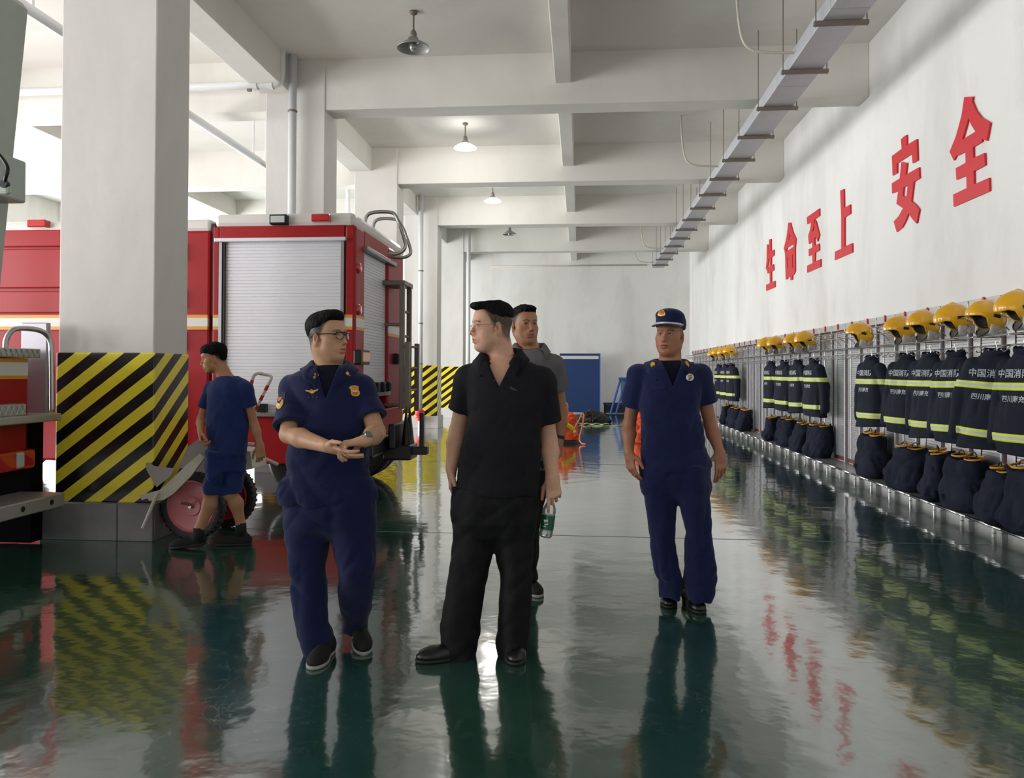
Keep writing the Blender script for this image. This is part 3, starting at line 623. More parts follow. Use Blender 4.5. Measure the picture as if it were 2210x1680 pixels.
def surfnets(f, lo, h):
    s = f < 0
    c = [s[a:s.shape[0]-1+a, b:s.shape[1]-1+b, d:s.shape[2]-1+d] for a in (0, 1) for b in (0, 1) for d in (0, 1)]
    al = c[0].copy(); an = c[0].copy()
    for q in c[1:]: al &= q; an |= q
    A = np.nonzero(an & ~al); n = len(A[0]); idx = np.full(an.shape, -1, np.int32); idx[A] = np.arange(n)
    co = {(a, b, d): f[A[0]+a, A[1]+b, A[2]+d] for a in (0, 1) for b in (0, 1) for d in (0, 1)}
    acc = np.zeros((n, 3), np.float32); cnt = np.zeros(n, np.float32)
    for p in co:
        for ax in range(3):
            if p[ax] == 0:
                q = list(p); q[ax] = 1; q = tuple(q); f0, f1 = co[p], co[q]; m = (f0 < 0) != (f1 < 0)
                t = np.where(m, f0/np.where(f0-f1 == 0, 1, f0-f1), 0)
                for i in range(3): acc[:, i] += m*(p[i]+(t if i == ax else 0))
                cnt += m
    v = lo+(np.stack(A, 1)+acc/cnt[:, None])*h
    F = []
    for ax in range(3):
        o1, o2 = (ax+1) % 3, (ax+2) % 3
        sh = list(f.shape); a0 = [slice(None)]*3; a1 = [slice(None)]*3; a0[ax] = slice(0, sh[ax]-1); a1[ax] = slice(1, sh[ax])
        s0, s1 = s[tuple(a0)], s[tuple(a1)]; E = np.nonzero(s0 != s1); E = np.stack(E, 1)
        ok = (E[:, o1] > 0) & (E[:, o2] > 0) & (E[:, o1] < sh[o1]-1) & (E[:, o2] < sh[o2]-1); E = E[ok]
        def g(d1, d2): q = E.copy(); q[:, o1] -= d1; q[:, o2] -= d2; return idx[q[:, 0], q[:, 1], q[:, 2]]
        quad = np.stack([g(1, 1), g(0, 1), g(0, 0), g(1, 0)], 1); fl = ~s[E[:, 0], E[:, 1], E[:, 2]]; quad[fl] = quad[fl][:, ::-1]; F.append(quad)
    return v.astype(np.float32), np.concatenate(F)
def big_island(v, f):
    p = np.arange(len(v))
    while True:
        m = p[f].min(1); q = p.copy(); np.minimum.at(q, f.ravel(), np.repeat(m, 4)); q = q[q]
        if (q == p).all(): break
        p = q
    r = np.bincount(p, minlength=len(v)).argmax(); keep = p == r; remap = np.cumsum(keep)-1; f = f[keep[f[:, 0]]]
    return v[keep], remap[f]
def smesh(name, vf, mats, parent=None, col=None, label=None, one=True):
    v, f = vf
    if one: v, f = big_island(v, f)
    w = wloc(parent) if parent is not None else np.zeros(3)
    me = bpy.data.meshes.new(name); me.vertices.add(len(v)); me.vertices.foreach_set('co', (v-w).astype(np.float32).ravel())
    me.loops.add(f.size); me.loops.foreach_set('vertex_index', f.ravel().astype(np.int32)); me.polygons.add(len(f)); me.polygons.foreach_set('loop_start', np.arange(0, f.size, 4, dtype=np.int32))
    me.update(calc_edges=True); me.shade_smooth()
    for m in (mats if isinstance(mats, (list, tuple)) else [mats]): me.materials.append(m)
    if col is not None:
        a = me.color_attributes.new('tint', 'FLOAT_COLOR', 'POINT'); c = np.ones((len(v), 4), np.float32); c[:, :3] = col(v); a.data.foreach_set('color', c.ravel())
    o = bpy.data.objects.new(name, me); COL.objects.link(o); o.parent = parent
    if label: o['label'] = label
    return o
# ================================================================ gear racks along the right wall
M_ss = mat('stainless_sheet', srgb(196, 197, 200), .3, metal=.75, noise=.08, nscale=3); M_chr = mat('chrome_wire', srgb(214, 214, 214), .16, metal=1.); M_rail = mat('rail_grey', srgb(178, 177, 174), .4, metal=.4, noise=.12)
M_tag = mat('red_tag', srgb(198, 44, 52), .4); M_drk = mat('dark_red_gap', srgb(92, 26, 24), .5); M_post = mat('post_steel', srgb(186, 186, 188), .35, metal=.5)
PIT, YR0, NR = .595, 6.762-2*.595, 36
XB = XW-.02
def unit_proto():
    r = empty('gear_rack', (0, 0, 0)); w = PIT
    louv = slat_sheet('y', .035, .395, .22, 2.0, 0, 60, -.007)
    obj('louvre_panel', louv, M_ss, r)
    obj('plain_panel', MB().bbox((-.006, .425, .22), (.004, .56, 2.0), .003), M_ss, r)
    obj('back_board', MB().box((.006, .001, .16), (.014, w-.001, 2.06)), M_drk, r)
    obj('post', MB().bbox((-.035, .001, .0), (.012, .025, 2.10), .004), M_post, r)
    obj('top_rail', MB().bbox((-.028, .027, 2.035), (.012, w-.002, 2.125), .004), M_rail, r)
    t = [(-.016, 0), (.016, 0), (.016, .07), (.011, .082), (-.011, .082), (-.016, .07)]
    obj('name_tag', MB().prism(t, lambda a, c: (-.044, w/2+a, 2.05+c), lambda a, c: (-.030, w/2+a, 2.05+c)), M_tag, r)
    for s in (.13, .465):
        obj('helmet_hook', MB().tube(smoothline([(-.03, s, 1.98), (-.10, s, 1.99), (-.25, s, 1.97), (-.27, s, 1.93), (-.25, s, 1.89), (-.12, s, 1.90), (-.03, s, 1.80)], 1), .006, 6), M_chr, r, True)
    obj('hook_bar', MB().tube([(-.27, .10, 1.93), (-.27, .495, 1.93)], .006, 6), M_chr, r)
    obj('hanger_rail', MB().tube([(-.26, .002, 1.745), (-.26, w-.002, 1.745)], .008, 8), M_chr, r)
    obj('hanger_rail', MB().tube([(-.20, .002, 1.66), (-.20, w-.002, 1.66)], .008, 8), M_chr, r)
    for s in (.09, .30, .51): obj('coat_hook', MB().tube(smoothline([(-.20, s, 1.665), (-.24, s, 1.62), (-.27, s, 1.60), (-.29, s, 1.625)], 1), .005, 6), M_chr, r, True)
    obj('bracket_arm', MB().tube([(-.02, .012, 1.745), (-.27, .012, 1.745)], .008, 8), M_chr, r)
    obj('boot_shelf', MB().bbox((-.33, .004, .135), (.0, w-.004, .15), .004), M_ss, r)
    obj('shelf_lip', MB().tube([(-.335, .002, .145), (-.335, w-.002, .145)], .013, 8), M_chr, r, True)
    obj('shelf_foot', MB().bbox((-.10, .01, 0), (-.07, .04, .136), .003), M_chr, r)
    return r
up = unit_proto(); upk = list(up.children)
for k in range(NR):
    u = up if k == 0 else copy_tree(up, upk)
    u.location = (XB, YR0+k*PIT, 0)
    tag(u, 'steel gear rack bay with wire hooks and boot shelf, %s from the near end' % (ORD[k] if k < 30 else 'number %s from far end' % ORD[35-k]) if k < 30 else 'steel gear rack bay with wire hooks and boot shelf, %s from the far wall' % ORD[35-k], 'rack', 'steel gear rack bays along the right wall')
# ---------------------------------------------------------------- helmets
M_hel = mat('helmet_yellow', srgb(234, 174, 24), .22, coat=.7, noise=.06); M_neck = mat('silver_neck_cloth', srgb(176, 172, 166), .5, metal=.15, bump=.3, bscale=30); M_lin = mat('helmet_liner', srgb(24, 20, 18), .7)
def helmet_proto():
    r = empty('fire_helmet', (0, 0, 0)); X = Vox((-.20, -.16, -.16), (.20, .16, .17), .0055)
    # faces -x
    X.ell((0, 0, 0), (.150, .118, .135), None, 0); X.ell((-.06, 0, -.01), (.118, .105, .10), None, .03); X.ell((.07, 0, -.035), (.095, .110, .095), None, .04)
    X.cap((-.12, 0, .072), (0, 0, .125), .012, .012, .03); X.cap((0, 0, .125), (.10, 0, .088), .012, .010, .03)
    X.ell((0, 0, -.015), (.136, .106, .121), None, 0, 's'); X.ell((.06, 0, -.05), (.085, .10, .09), None, .0, 's')
    sl = tuple([slice(None)]*3); x, y, z = X.ax[0][:, None, None], X.ax[1][None, :, None], X.ax[2][None, None, :]
    edge = np.interp(X.ax[0], [-.2, -.15, -.10, -.06, -.03, .0, .04, .10, .2], [-.045, -.040, -.030, -.040, -.085, -.115, -.105, -.095, -.088]).astype(np.float32)[:, None, None]
    X.f = np.maximum(X.f, (edge-z)*.8+0*y+0*x)
    smesh('helmet_shell', X.mesh(), M_hel, r)
    X = Vox((-.20, -.16, -.16), (.20, .16, .17), .007); X.ell((0, 0, -.015), (.134, .104, .119), None, 0); X.f = np.maximum(X.f, (edge_i(X)+.012-X.ax[2][None, None, :])*.8); X.ell((-.05, 0, -.06), (.09, .085, .09), None, .0, 's'); smesh('liner', X.mesh(), M_lin, r)
    for s in (-1, 1):
        obj('side_clip', MB().bbox((-.012, s*.118-.010, -.020), (.046, s*.118+.010, .008), .005), M_blkp, r)
        obj('chin_strap', MB().tube(smoothline([(.02, s*.098, -.09), (-.005, s*.09, -.14), (-.02, s*.05, -.175), (-.025, 0, -.185)], 2), .007, 6), M_blkp, r, True)
    X = Vox((-.05, -.16, -.24), (.22, .16, 0), .007); X.ell((.06, 0, -.10), (.115, .118, .15), None, 0); X.ell((.045, 0, -.10), (.108, .104, .155), None, 0, 's'); X.plane((0, 0, -.075), (0, 0, 1)); X.plane((0, 0, -.185), (.18, 0, -1)); X.plane((0, 0, 0), (-1, 0, 0)); X.wrinkle(.008, 22, (1, 1, .4), 3)
    smesh('neck_curtain', X.mesh(), M_neck, r)
    obj('front_badge', MB().lathe([(0, .006), (.018, .006), (.02, 0)], (-.152, 0, .035), (-1, 0, .2), 16), M_blkp, r)
    return r
def edge_i(X): return np.interp(X.ax[0], [-.2, -.15, -.10, -.06, -.03, .0, .04, .10, .2], [-.045, -.040, -.030, -.040, -.085, -.115, -.105, -.095, -.088]).astype(np.float32)[:, None, None]
hp = helmet_proto(); hpk = list(hp.children)
HEL = [(6.63, 1.935, 0), (7.12, 1.90, 14), (7.73, 1.925, -4), (8.38, 1.91, 6), (8.98, 1.895, 4), (10.2, 1.90, 12), (12.62, 1.915, 0), (13.28, 1.91, 6), (14.45, 1.92, 0), (15.22, 1.93, -5), (18.8, 1.89, 4), (19.6, 1.89, 0), (20.4, 1.89, 8), (21.1, 1.88, 0)]
hw = ['cut by the right edge of the photo, above the nearest coat', 'second from the right edge, tipped back', 'third from the right edge, level, glossy', 'fourth from the right edge, behind its neighbour', 'fifth from the right edge, strap hanging low', 'standing alone above one coat', 'rightmost of the middle four', 'second from right of the middle four', 'third from right, middle four', 'leftmost of the middle four', 'rightmost of the far cluster', 'second from right of the far cluster', 'third from right of the far cluster', 'leftmost of the far cluster']
for i, (y, z, tl) in enumerate(HEL):
    u = hp if i == 0 else copy_tree(hp, hpk); u.location = (XB-.27, y, z+.02); u.rotation_euler = (0, math.radians(tl), math.radians((i*37 % 23)-8))
    tag(u, 'yellow helmet, '+hw[i], 'helmet', 'yellow helmets on the rack')
# ---------------------------------------------------------------- turnout coats
M_coat = cloth_l = mat('turnout_navy', srgb(33, 36, 50), .8, noise=.15, nscale=7, bump=.3, bscale=180, spec=.2)
def band_mat():
    m = bpy.data.materials.new('reflective_band'); m.use_nodes = True; N = m.node_tree.nodes; L = m.node_tree.links; b = N['Principled BSDF']
    at = N.new('ShaderNodeAttribute'); at.attribute_name = 'tint'; L.new(at.outputs['Color'], b.inputs['Base Color']); b.inputs['Roughness'].default_value = .5; return m
M_band = band_mat(); M_print = mat('silver_print', srgb(168, 170, 176), .45)
def coat_field(h, inf, seed):
    X = Vox((-.22, -.42, -.04), (.22, .42, 1.0), h)
    X.loft([(0, 0, 0, .115+inf, .255+inf), (.2, 0, 0, .105+inf, .24+inf), (.45, 0, 0, .10+inf, .225+inf), (.62, 0, 0, .095+inf, .215+inf), (.72, 0, 0, .08+inf, .19+inf), (.79, 0, 0, .06+inf, .12+inf), (.84, 0, 0, .055+inf, .085+inf)], 0, 0, 2.2)
    for s in (-1, 1):
        X.cap((0, s*.17, .72), (.03, s*.255, .46), .068+inf, .068+inf, .02); X.cap((.03, s*.255, .46), (.015, s*.285, .12), .068+inf, .062+inf, .02)
    X.wrinkle(.011, 5, (1.2, 1, .5), seed, None, None, True); X.wrinkle(.006, 11, (1, 1, .5), seed+1, None, None, True); X.plane((0, 0, .012), (0, .06*(seed % 3-1), -1)); return X
def text_mesh(s, size, off=.0):
    c = bpy.data.curves.new('t', 'FONT'); c.body = s; c.size = size; c.align_x = 'CENTER'; c.offset = off; c.resolution_u = 2; o = bpy.data.objects.new('t', c); COL.objects.link(o)
    dg = bpy.context.evaluated_depsgraph_get(); me = bpy.data.meshes.new_from_object(o.evaluated_get(dg)); bpy.data.objects.remove(o); return me
def coat_proto(seed):
    r = empty('turnout_coat', (0, 0, 0)); bo = smesh('coat_body', coat_field(.0085, 0, seed).mesh(), M_coat, r)
    for z0, z1 in ((.115, .185), (.525, .590)):
        X = coat_field(.0085, .006, seed); X.plane((0, 0, z0), (0, 0, -1)); X.plane((0, 0, z1), (0, 0, 1))
        if z0 < .3: X.plane((0, .262, 0), (0, 1, 0)); X.plane((0, -.262, 0), (0, -1, 0))
        ye, si = np.array(srgb(206, 224, 50)[:3]), np.array(srgb(188, 190, 186)[:3])
        smesh('reflective_band', X.mesh(), M_band, r, lambda v, a=z0, b=z1: np.where((np.abs((v[:, 2:3]-(a+b)/2)/(b-a)) < .17), si, ye))
    bv = BVHTree.FromPolygons([v.co[:] for v in bo.data.vertices], [p.vertices[:] for p in bo.data.polygons])
    for s, z, sz, nm in (('中国消防', .635, .074, 'coat_print'), ('四川南充', .44, .056, 'coat_print')):
        me = text_mesh(s, sz, .0012); vs = [v.co[:] for v in me.vertices]; fs = [p.vertices[:] for p in me.polygons]; out = []
        for (a, b, _) in vs:
            a = a-.03; p = (-.3, -a, z+b); h = bv.ray_cast(Vector(p), Vector((1, 0, 0))); out.append(((h[0][0] if h[0] else -.1)-.005, -a, z+b))
        m_ = MB().add(out, fs); obj(nm, m_, M_print, r)
    X = Vox((-.15, -.16, .76), (.15, .16, .98), .007); X.ell((0, 0, .85), (.072, .10, .065), None, 0); X.ell((0, 0, .88), (.058, .085, .07), None, 0, 's'); X.wrinkle(.006, 14, (1, 1, 1), seed); X.plane((0, 0, .89), (-.5, 0, 1)); smesh('collar', X.mesh(), M_coat, r)
    obj('hanger', MB().tube(smoothline([(0, 0, .84), (0, 0, .90), (.0, .02, .925), (0, .0, .95), (0, -.02, .93)], 2), .004, 6), M_chr, r, True)
    return r
cps = [coat_proto(2), coat_proto(6)]; cpk = [list(c.children) for c in cps]; used = [0, 0]
COA = [(6.55, 0, 0, 24), (7.10, 1, 4, 42), (7.67, 0, -1, 26), (8.24, 1, 0, 22), (8.84, 0, 1, 28), (9.84, 1, 0, 16), (12.2, 0, 0, 12), (13.05, 1, -1, 10), (13.95, 0, 1, 14), (14.86, 1, 0, 8), (18.64, 0, 0, 10), (19.4, 1, 0, 12), (20.3, 0, 0, 8)]
cw_ = ['cut by the right edge of the photo', 'flared wide, second from the right edge', 'third from the right edge, hanging straight', 'fourth from the right edge, under a silver-curtained helmet', 'fifth from the right edge', 'hanging alone under a lone helmet', 'rightmost and longest of the middle four', 'second from right of the middle four', 'third from right, middle four', 'leftmost of the middle four', 'rightmost of the far cluster', 'middle of the far cluster', 'leftmost of the far cluster']
for i, (y, v, tl, rz) in enumerate(COA):
    u = cps[v] if not used[v] else copy_tree(cps[v], cpk[v]); used[v] = 1
    u.location = (XB-.26, y, .76); u.rotation_euler = (math.radians(tl), 0, math.radians(rz)); u.scale = (1, 1.03 if i == 1 else .95, 1.)
    tag(u, 'navy turnout coat with lime reflective bands, '+cw_[i], 'coat', 'turnout coats on the rack')
# ---------------------------------------------------------------- boots with the trousers bunched down over them
M_pant = mat('turnout_trouser_navy', srgb(30, 34, 50), .85, noise=.2, nscale=9, bump=.4, bscale=120, spec=.2); M_rim = mat('boot_rim_yellow', srgb(206, 150, 44), .45)
def pants_proto(seed):
    r = empty('boots_in_trousers', (0, 0, 0)); X = Vox((-.24, -.28, -.01), (.24, .28, .42), .007)
    X.loft([(0, -.02, 0, .14, .17), (.06, -.02, 0, .165, .20), (.16, 0, 0, .155, .195), (.27, 0, 0, .135, .185), (.36, .005, 0, .122, .17)], 0, 0, 2.6)
    for s in (-1, 1): X.ell((-.05, s*.09, .10), (.13, .10, .11), None, .04)
    X.wrinkle(.020, 6, (1, 1, .8), seed, None, None, True); X.wrinkle(.010, 13, (1, 1, .7), seed+1, RW_, None, True); X.wrinkle(.02, 3, (1, 1, 1), seed+2); X.ell((.01, 0, .40), (.08, .125, .07), None, .01, 's'); X.plane((0, 0, .004), (0, 0, -1))
    smesh('bunched_trousers', X.mesh(), M_pant, r)
    for s in (-1, 1):
        ring = [(.005+.078*math.cos(a), s*.076+.070*math.sin(a), .374+.012*math.cos(a)+.006*s) for a in np.linspace(0, 2*math.pi, 24, endpoint=False)]
        obj('boot_rim', MB().tube(ring, .0075, 6, closed=True), M_rim, r, True)
        obj('boot_shaft', MB().lathe([(.052, .20), (.053, .37), (.045, .37), (.044, .20)], (.015, s*.068, 0), (0, 0, 1), 18), M_blkp, r, True)
        obj('pull_loop', MB().tube(arc((.0, s*.07, .375), .035, .2, math.pi-.2, 9, (0, 1, 0), (0, 0, 1)), .006, 6), M_blkp, r, True)
    obj('trouser_band', MB().tube([(-.165, .10-.02*i, .06+.006*math.sin(i)) for i in range(4)], .012, 6), mat('lime_band', srgb(206, 224, 50), .5), r)
    return r
RW_ = np.array([[.8, -.2, .56], [.2, .97, .1], [-.56, .05, .83]])
pps = [pants_proto(4), pants_proto(9), pants_proto(15)]; ppk = [list(c.children) for c in pps]; used = [0]*3
PAN = [(6.62, 0, 1.12, 10), (7.05, 1, 1.0, -12), (7.67, 2, 1.08, 6), (8.28, 0, 1.05, -20), (8.96, 1, 1.02, 14), (10.03, 2, 1.15, 0), (12.25, 0, 1.05, 20), (13.1, 1, 1., 0), (14.03, 2, 1.05, 10), (15.2, 0, .95, -10), (17.6, 1, 1, 0), (18.64, 2, 1, 15), (19.83, 0, 1, -15)]
pw_ = ['cut by the right edge of the photo', 'second from the right edge', 'third from the right edge', 'fourth from the right edge', 'fifth from the right edge', 'largest, standing alone below the single coat', 'rightmost of the middle four', 'second from right of the middle four', 'third from right, middle four', 'leftmost of the middle four', 'rightmost of the far cluster', 'middle of the far cluster', 'leftmost of the far cluster']
for i, (y, v, sc, rz) in enumerate(PAN):
    u = pps[v] if not used[v] else copy_tree(pps[v], ppk[v]); used[v] = 1
    u.location = (XB-.175, y, .15); u.rotation_euler = (0, 0, math.radians(rz)); u.scale = (.98, sc*1.24, sc*1.24)
    tag(u, 'navy trousers bunched over boots on rack shelf, '+pw_[i], 'boots', 'boots and trousers on the rack shelf')
# ================================================================ people
RW = np.array([[.82, .2, -.53], [-.1, .97, .2], [.55, -.1, .83]]); RW2 = np.array([[.8, -.2, .56], [.2, .97, .1], [-.56, .05, .83]])
def nrm(v): v = np.array(v, float); return v/(np.linalg.norm(v)+1e-12)
def frame(yaw, pitch=0., roll=0.):
    """rows: side (image right when facing the camera), front, up; yaw 0 faces the camera, + turns to +X, pitch + looks up, roll + tips to the right"""
    y, p, r = map(math.radians, (yaw, pitch, roll))
    F_ = np.array([math.sin(y)*math.cos(p), -math.cos(y)*math.cos(p), math.sin(p)]); S0 = np.array([math.cos(y), math.sin(y), 0.]); U0 = np.cross(F_, S0)*-1.
    U0 = U0 if U0[2] > 0 else -U0
    S = S0*math.cos(r)-U0*math.sin(r); U_ = U0*math.cos(r)+S0*math.sin(r)
    return np.array([S, F_, U_])
class Head:
    def __init__(s, O, R, sc=1., fat=0., mouth=0., pitch=0): s.O = np.array(O, float); s.R = R; s.sc = sc; s.fat = fat; s.mouth = mouth
    def w(s, a, b, c): return s.O+(s.R[0]*a+s.R[1]*b+s.R[2]*c)*s.sc
    def loc(s, v): return ((v-s.O)@s.R.T)/s.sc
    def build(s, X, nb, nr=.058):
        w, R, q, ft = s.w, s.R, s.sc, s.fat
        e = lambda c, r, k=.01, op='u', Rr=None: X.ell(w(*c), np.array(r)*q, R if Rr is None else Rr, k*q, op)
        c = lambda a, b, ra, rb=None, k=.01, op='u': X.cap(w(*a), w(*b), ra*q, (rb or ra)*q, k*q, op)
        e((0, -.004, .045), (.076, .097, .086)); e((0, .030, -.008), (.064+ft*.5, .064, .095), .03); e((0, .036, -.058), (.052+ft, .052, .044+ft*.4), .03)
        e((0, .056, .060), (.056, .036, .044), .03)
        for g in (-1, 1):
            e((g*.046, .052, -.014), (.024+ft*.6, .028, .024), .025); e((g*.040, .042, -.050), (.020+ft, .028, .026+ft*.6), .03); c((g*.050, .002, -.050), (g*.034, .055, -.084), .014+ft*.5, .012, .03)
        e((0, .078, -.090), (.020, .016, .015), .024)
        if ft: e((0, .045, -.098), (.040, .038, .018+ft), .03)
        c((-.034, .083, .036), (.034, .083, .036), .010, None, .018); c((-.02, .089, .034), (.02, .089, .034), .009, None, .016)
        for g in (-1, 1):
            e((g*.031, .108, .012), (.019, .014, .0105), .012, 's'); e((g*.0315, .080, .013), (.0175, .0158, .0145), .006)
        c((0, .089, .026), (0, .110, -.016), .0065, .0090, .012); e((0, .1145, -.0235), (.0125, .0115, .0105), .008)
        for g in (-1, 1):
            e((g*.0130, .1005, -.0285), (.0085, .0115, .0085), .006); c((g*.0185, .099, -.03), (g*.030, .086, -.054), .003, .002, .010, 's'); e((g*.0062, .109, -.0345), (.0034, .0055, .003), .002, 's')
        e((0, .084, -.052), (.030, .019, .024), .022)
        c((-.0215, .0905, -.0585), (-.006, .1015, -.0525), .0042, .0055, .006); c((.0215, .0905, -.0585), (.006, .1015, -.0525), .0042, .0055, .006); c((-.006, .1010, -.053), (.006, .1010, -.053), .0052, None, .004)
        c((-.017, .0920, -.0645), (0, .0995, -.0665), .0060, .0072, .006); c((.017, .0920, -.0645), (0, .0995, -.0665), .0060, .0072, .006)
        m = s.mouth
        c((-.021, .0955, -.0590), (0, .1075, -.0590), .0016+m*.3, .0018+m, .002, 's'); c((.021, .0955, -.0590), (0, .1075, -.0590), .0016+m*.3, .0018+m, .002, 's')
        e((0, .094, -.080), (.020, .006, .0045), .008, 's')
        for g in (-1, 1):    # slit eyes; the eyeballs sit behind them
            e((g*.0315, .0965, .0125), (.0142, .0075, .0043), .0015, 's')
            Re = np.array([R[0]*.93-R[1]*.36*g, R[1]*.93+R[0]*.36*g, R[2]])
            e((g*.078, -.004, .000), (.0095, .0185, .031), .006, 'u', Re); e((g*.073, .002, -.026), (.008, .009, .011), .008); e((g*.0845, .003, .003), (.0065, .009, .017), .004, 's'); e((g*.083, .012, -.004), (.006, .005, .007), .004, 'u')
        X.cap(w(0, -.028, -.040), nb, nr*q*.96, nr*1.12, .035)
        for g in (-1, 1): X.cap(w(g*.055, -.012, -.035), np.array(nb)+R[1]*.03+R[0]*g*.018, .012*q, .012, .03)
    def eyes(s, root, gaze=(0, 0)):
        for g in (-1, 1):
            c_ = s.w(g*.0315, .0790, .0125); r = .0142*s.sc
            m_ = MB().lathe([(max(r*math.sin(a), 1e-5), r*math.cos(a)) for a in np.linspace(0, math.pi, 14)], c_, s.R[1]+s.R[0]*gaze[0]+s.R[2]*gaze[1], 16)
            o = obj('eyeball', m_, [M_eyew, M_iris], root, True); o.data.polygons.foreach_set('material_index', [1 if (f.index//16) < 2 else 0 for f in o.data.polygons])
def seg_d(p, a, b):
    a, b = np.array(a), np.array(b); t = np.clip(((p-a)@(b-a))/((b-a)@(b-a)), 0, 1); return np.linalg.norm(p-a-t[:, None]*(b-a), axis=1)
def sstep(a, b, x): t = np.clip((x-a)/(b-a), 0, 1); return t*t*(3-2*t)
def skin_tint(H, base, fade=.75, hair=(.014, .012, .011), sides=1., bald=False, stub=.0, lip=(.60, .44, .42), line=None):
    base = np.array(srgb(*base)[:3]); hair = np.array(hair); lipc = base*np.array(lip)*np.array([1.5, 1.35, 1.45])
    def f(v):
        p = H.loc(v); c = np.tile(base, (len(v), 1)); mix = lambda c, k, w: c*(1-w[:, None])+np.array(k)*w[:, None]
        n = vnoise(p.astype(np.float32)*90, 1); c = c*(1+.05*n[:, None]); inh = (np.abs(p) < .16).all(1)
        a = np.abs(p[:, 0]); q = np.stack([a, p[:, 1], p[:, 2]], 1)
        red = np.exp(-(seg_d(q, (.04, .07, -.02), (.046, .06, -.03))/.022)**2)*.35*inh; c = mix(c, base*np.array([1.06, .84, .80]), red)
        red = np.exp(-(seg_d(q, (0, .112, -.02), (0.008, .105, -.03))/.014)**2)*.35*inh; c = mix(c, base*np.array([1.0, .78, .72]), red)
        ear = sstep(.076, .084, a)*(np.abs(p[:, 1]) < .03)*inh; c = mix(c, base*np.array([1.05, .74, .66]), ear*.5)
        q2 = np.stack([a, np.zeros(len(a)), p[:, 2]], 1); fr_ = inh*(p[:, 1] > .055)
        eb = np.minimum(seg_d(q2, (.013, 0, .0325), (.030, 0, .0375)), seg_d(q2, (.030, 0, .0375), (.049, 0, .0325)))+.0035*np.abs(vnoise(p.astype(np.float32)*400, 9))
        c = mix(c, hair*1.6, (1-sstep(.0026, .0062, eb))*.85*fr_)
        ld = np.minimum(seg_d(q2, (0, 0, -.0535), (.0215, 0, -.0585)), seg_d(q2, (0, 0, -.0665), (.016, 0, -.0645)))
        c = mix(c, lipc, (1-sstep(.0030, .0068, ld))*.75*fr_)
        ml = seg_d(q2, (0, 0, -.0592), (.0225, 0, -.0592)); c = mix(c, lipc*.35, (1-sstep(.001, .003, ml))*.8*fr_)
        ey = np.minimum(seg_d(q2, (.0165, 0, .0150), (.031, 0, .0180)), seg_d(q2, (.031, 0, .0180), (.047, 0, .0140))); c = mix(c, hair, (1-sstep(.0010, .0030, ey))*.85*fr_)
        nz = vnoise(p.astype(np.float32)*300, 4)*.12
        # scalp stubble: behind the hairline that drops past the temple to the ear and round the nape
        hl = np.interp(p[:, 1], [-.10, -.06, -.02, .012, .03, .045, .062, .075, .09], [-.075, -.062, -.030, -.012, .012, .040, .058, .075, .082] if line is None else line)
        w = sstep(-.006, .042, p[:, 2]-hl)*(a < .079+.02*(p[:, 2] > .03))*inh*(1-.9*ear); c = mix(c, hair, np.clip(w*(fade+nz)*sides*(.85+.15*sstep(-.02, .04, p[:, 2])), 0, 1))
        if stub:
            bd = np.exp(-(seg_d(q, (0, .085, -.085), (.03, .07, -.07))/.02)**2)*stub*inh; c = mix(c, hair*3+base*.3, bd)
        return c
    return f
def hand(X, Wp, d, n, sg, curls, spread=1., thumb=(.35, .3, .25, .75), sc=1., k=.005):
    """d towards the fingers, n out of the palm, thumb on the side sg*cross(d,n); curls: four (mcp,pip,dip) in degrees"""
    d, n = nrm(d), nrm(n); n = nrm(n-d*(d@n)); l = np.cross(d, n)*sg
    P0 = np.array(Wp, float)
    offs = (.029, .0095, -.0105, -.0285); base = (.092, .096, .092, .083); seg = ((.041, .025, .021), (.046, .029, .022), (.043, .027, .021), (.033, .020, .019)); rad = (.0092, .0095, .0090, .0080)
    for o, b_ in zip(offs, base):
        X.cap(P0+l*o*.55*sc, P0+(d*b_+l*o)*sc, .0175*sc, .0118*sc, .014*sc, 'u', (n, .82))
    X.cap(P0-d*.01*sc, P0+d*.03*sc, .024*sc, .026*sc, .02, 'u', (n, .78))
    tips = []
    for i in range(4):
        fan = (.10, .02, -.06, -.15)[i]*spread; cu = [math.radians(a) for a in curls[i]]; p = P0+(d*base[i]+l*offs[i])*sc; a = 0.; r = rad[i]*sc
        for j in range(3):
            a += cu[j]; u = nrm(d*math.cos(a)+n*math.sin(a)+l*fan*math.cos(a)); q = p+u*seg[i][j]*sc
            X.cap(p, q, r, r*(.93 if j < 2 else .86), k if j == 0 else .003); p = q; r *= .94
        tips.append(p)
    t0, t1, t2, t3 = thumb; p = P0+(d*.020+l*.022+n*.006)*sc; u = nrm(l*t0*2+d*.7+n*t1)
    q = p+u*.045*sc; X.cap(p, q, .0155*sc, .0118*sc, .012); u = nrm(u*.6+d*t3+n*t2*.6); p, q = q, q+u*.033*sc; X.cap(p, q, .0112*sc, .0100*sc, .004); u = nrm(u+d*.25+n*t2*.5); X.cap(q, q+u*.026*sc, .0100*sc, .0085*sc, .003); tips.append(q+u*.026*sc)
    return tips
def sil(rows, ox, oy, s, Y, ratio=.62):
    out = []
    for r in rows:
        cy, a, b_ = r[:3]; dy = r[3] if len(r) > 3 else 0.; dep = r[4] if len(r) > 4 else None
        A_, B_ = atY(ox+a/s, oy+cy/s, Y+dy), atY(ox+b_/s, oy+cy/s, Y+dy); hw = (B_[0]-A_[0])/2
        out.append((A_[2], (A_[0]+B_[0])/2, Y+dy, hw, dep if dep else hw*ratio))
    return out
def shrink(prof, t): return [(z, x, y, a-t, b-t) for z, x, y, a, b in prof]
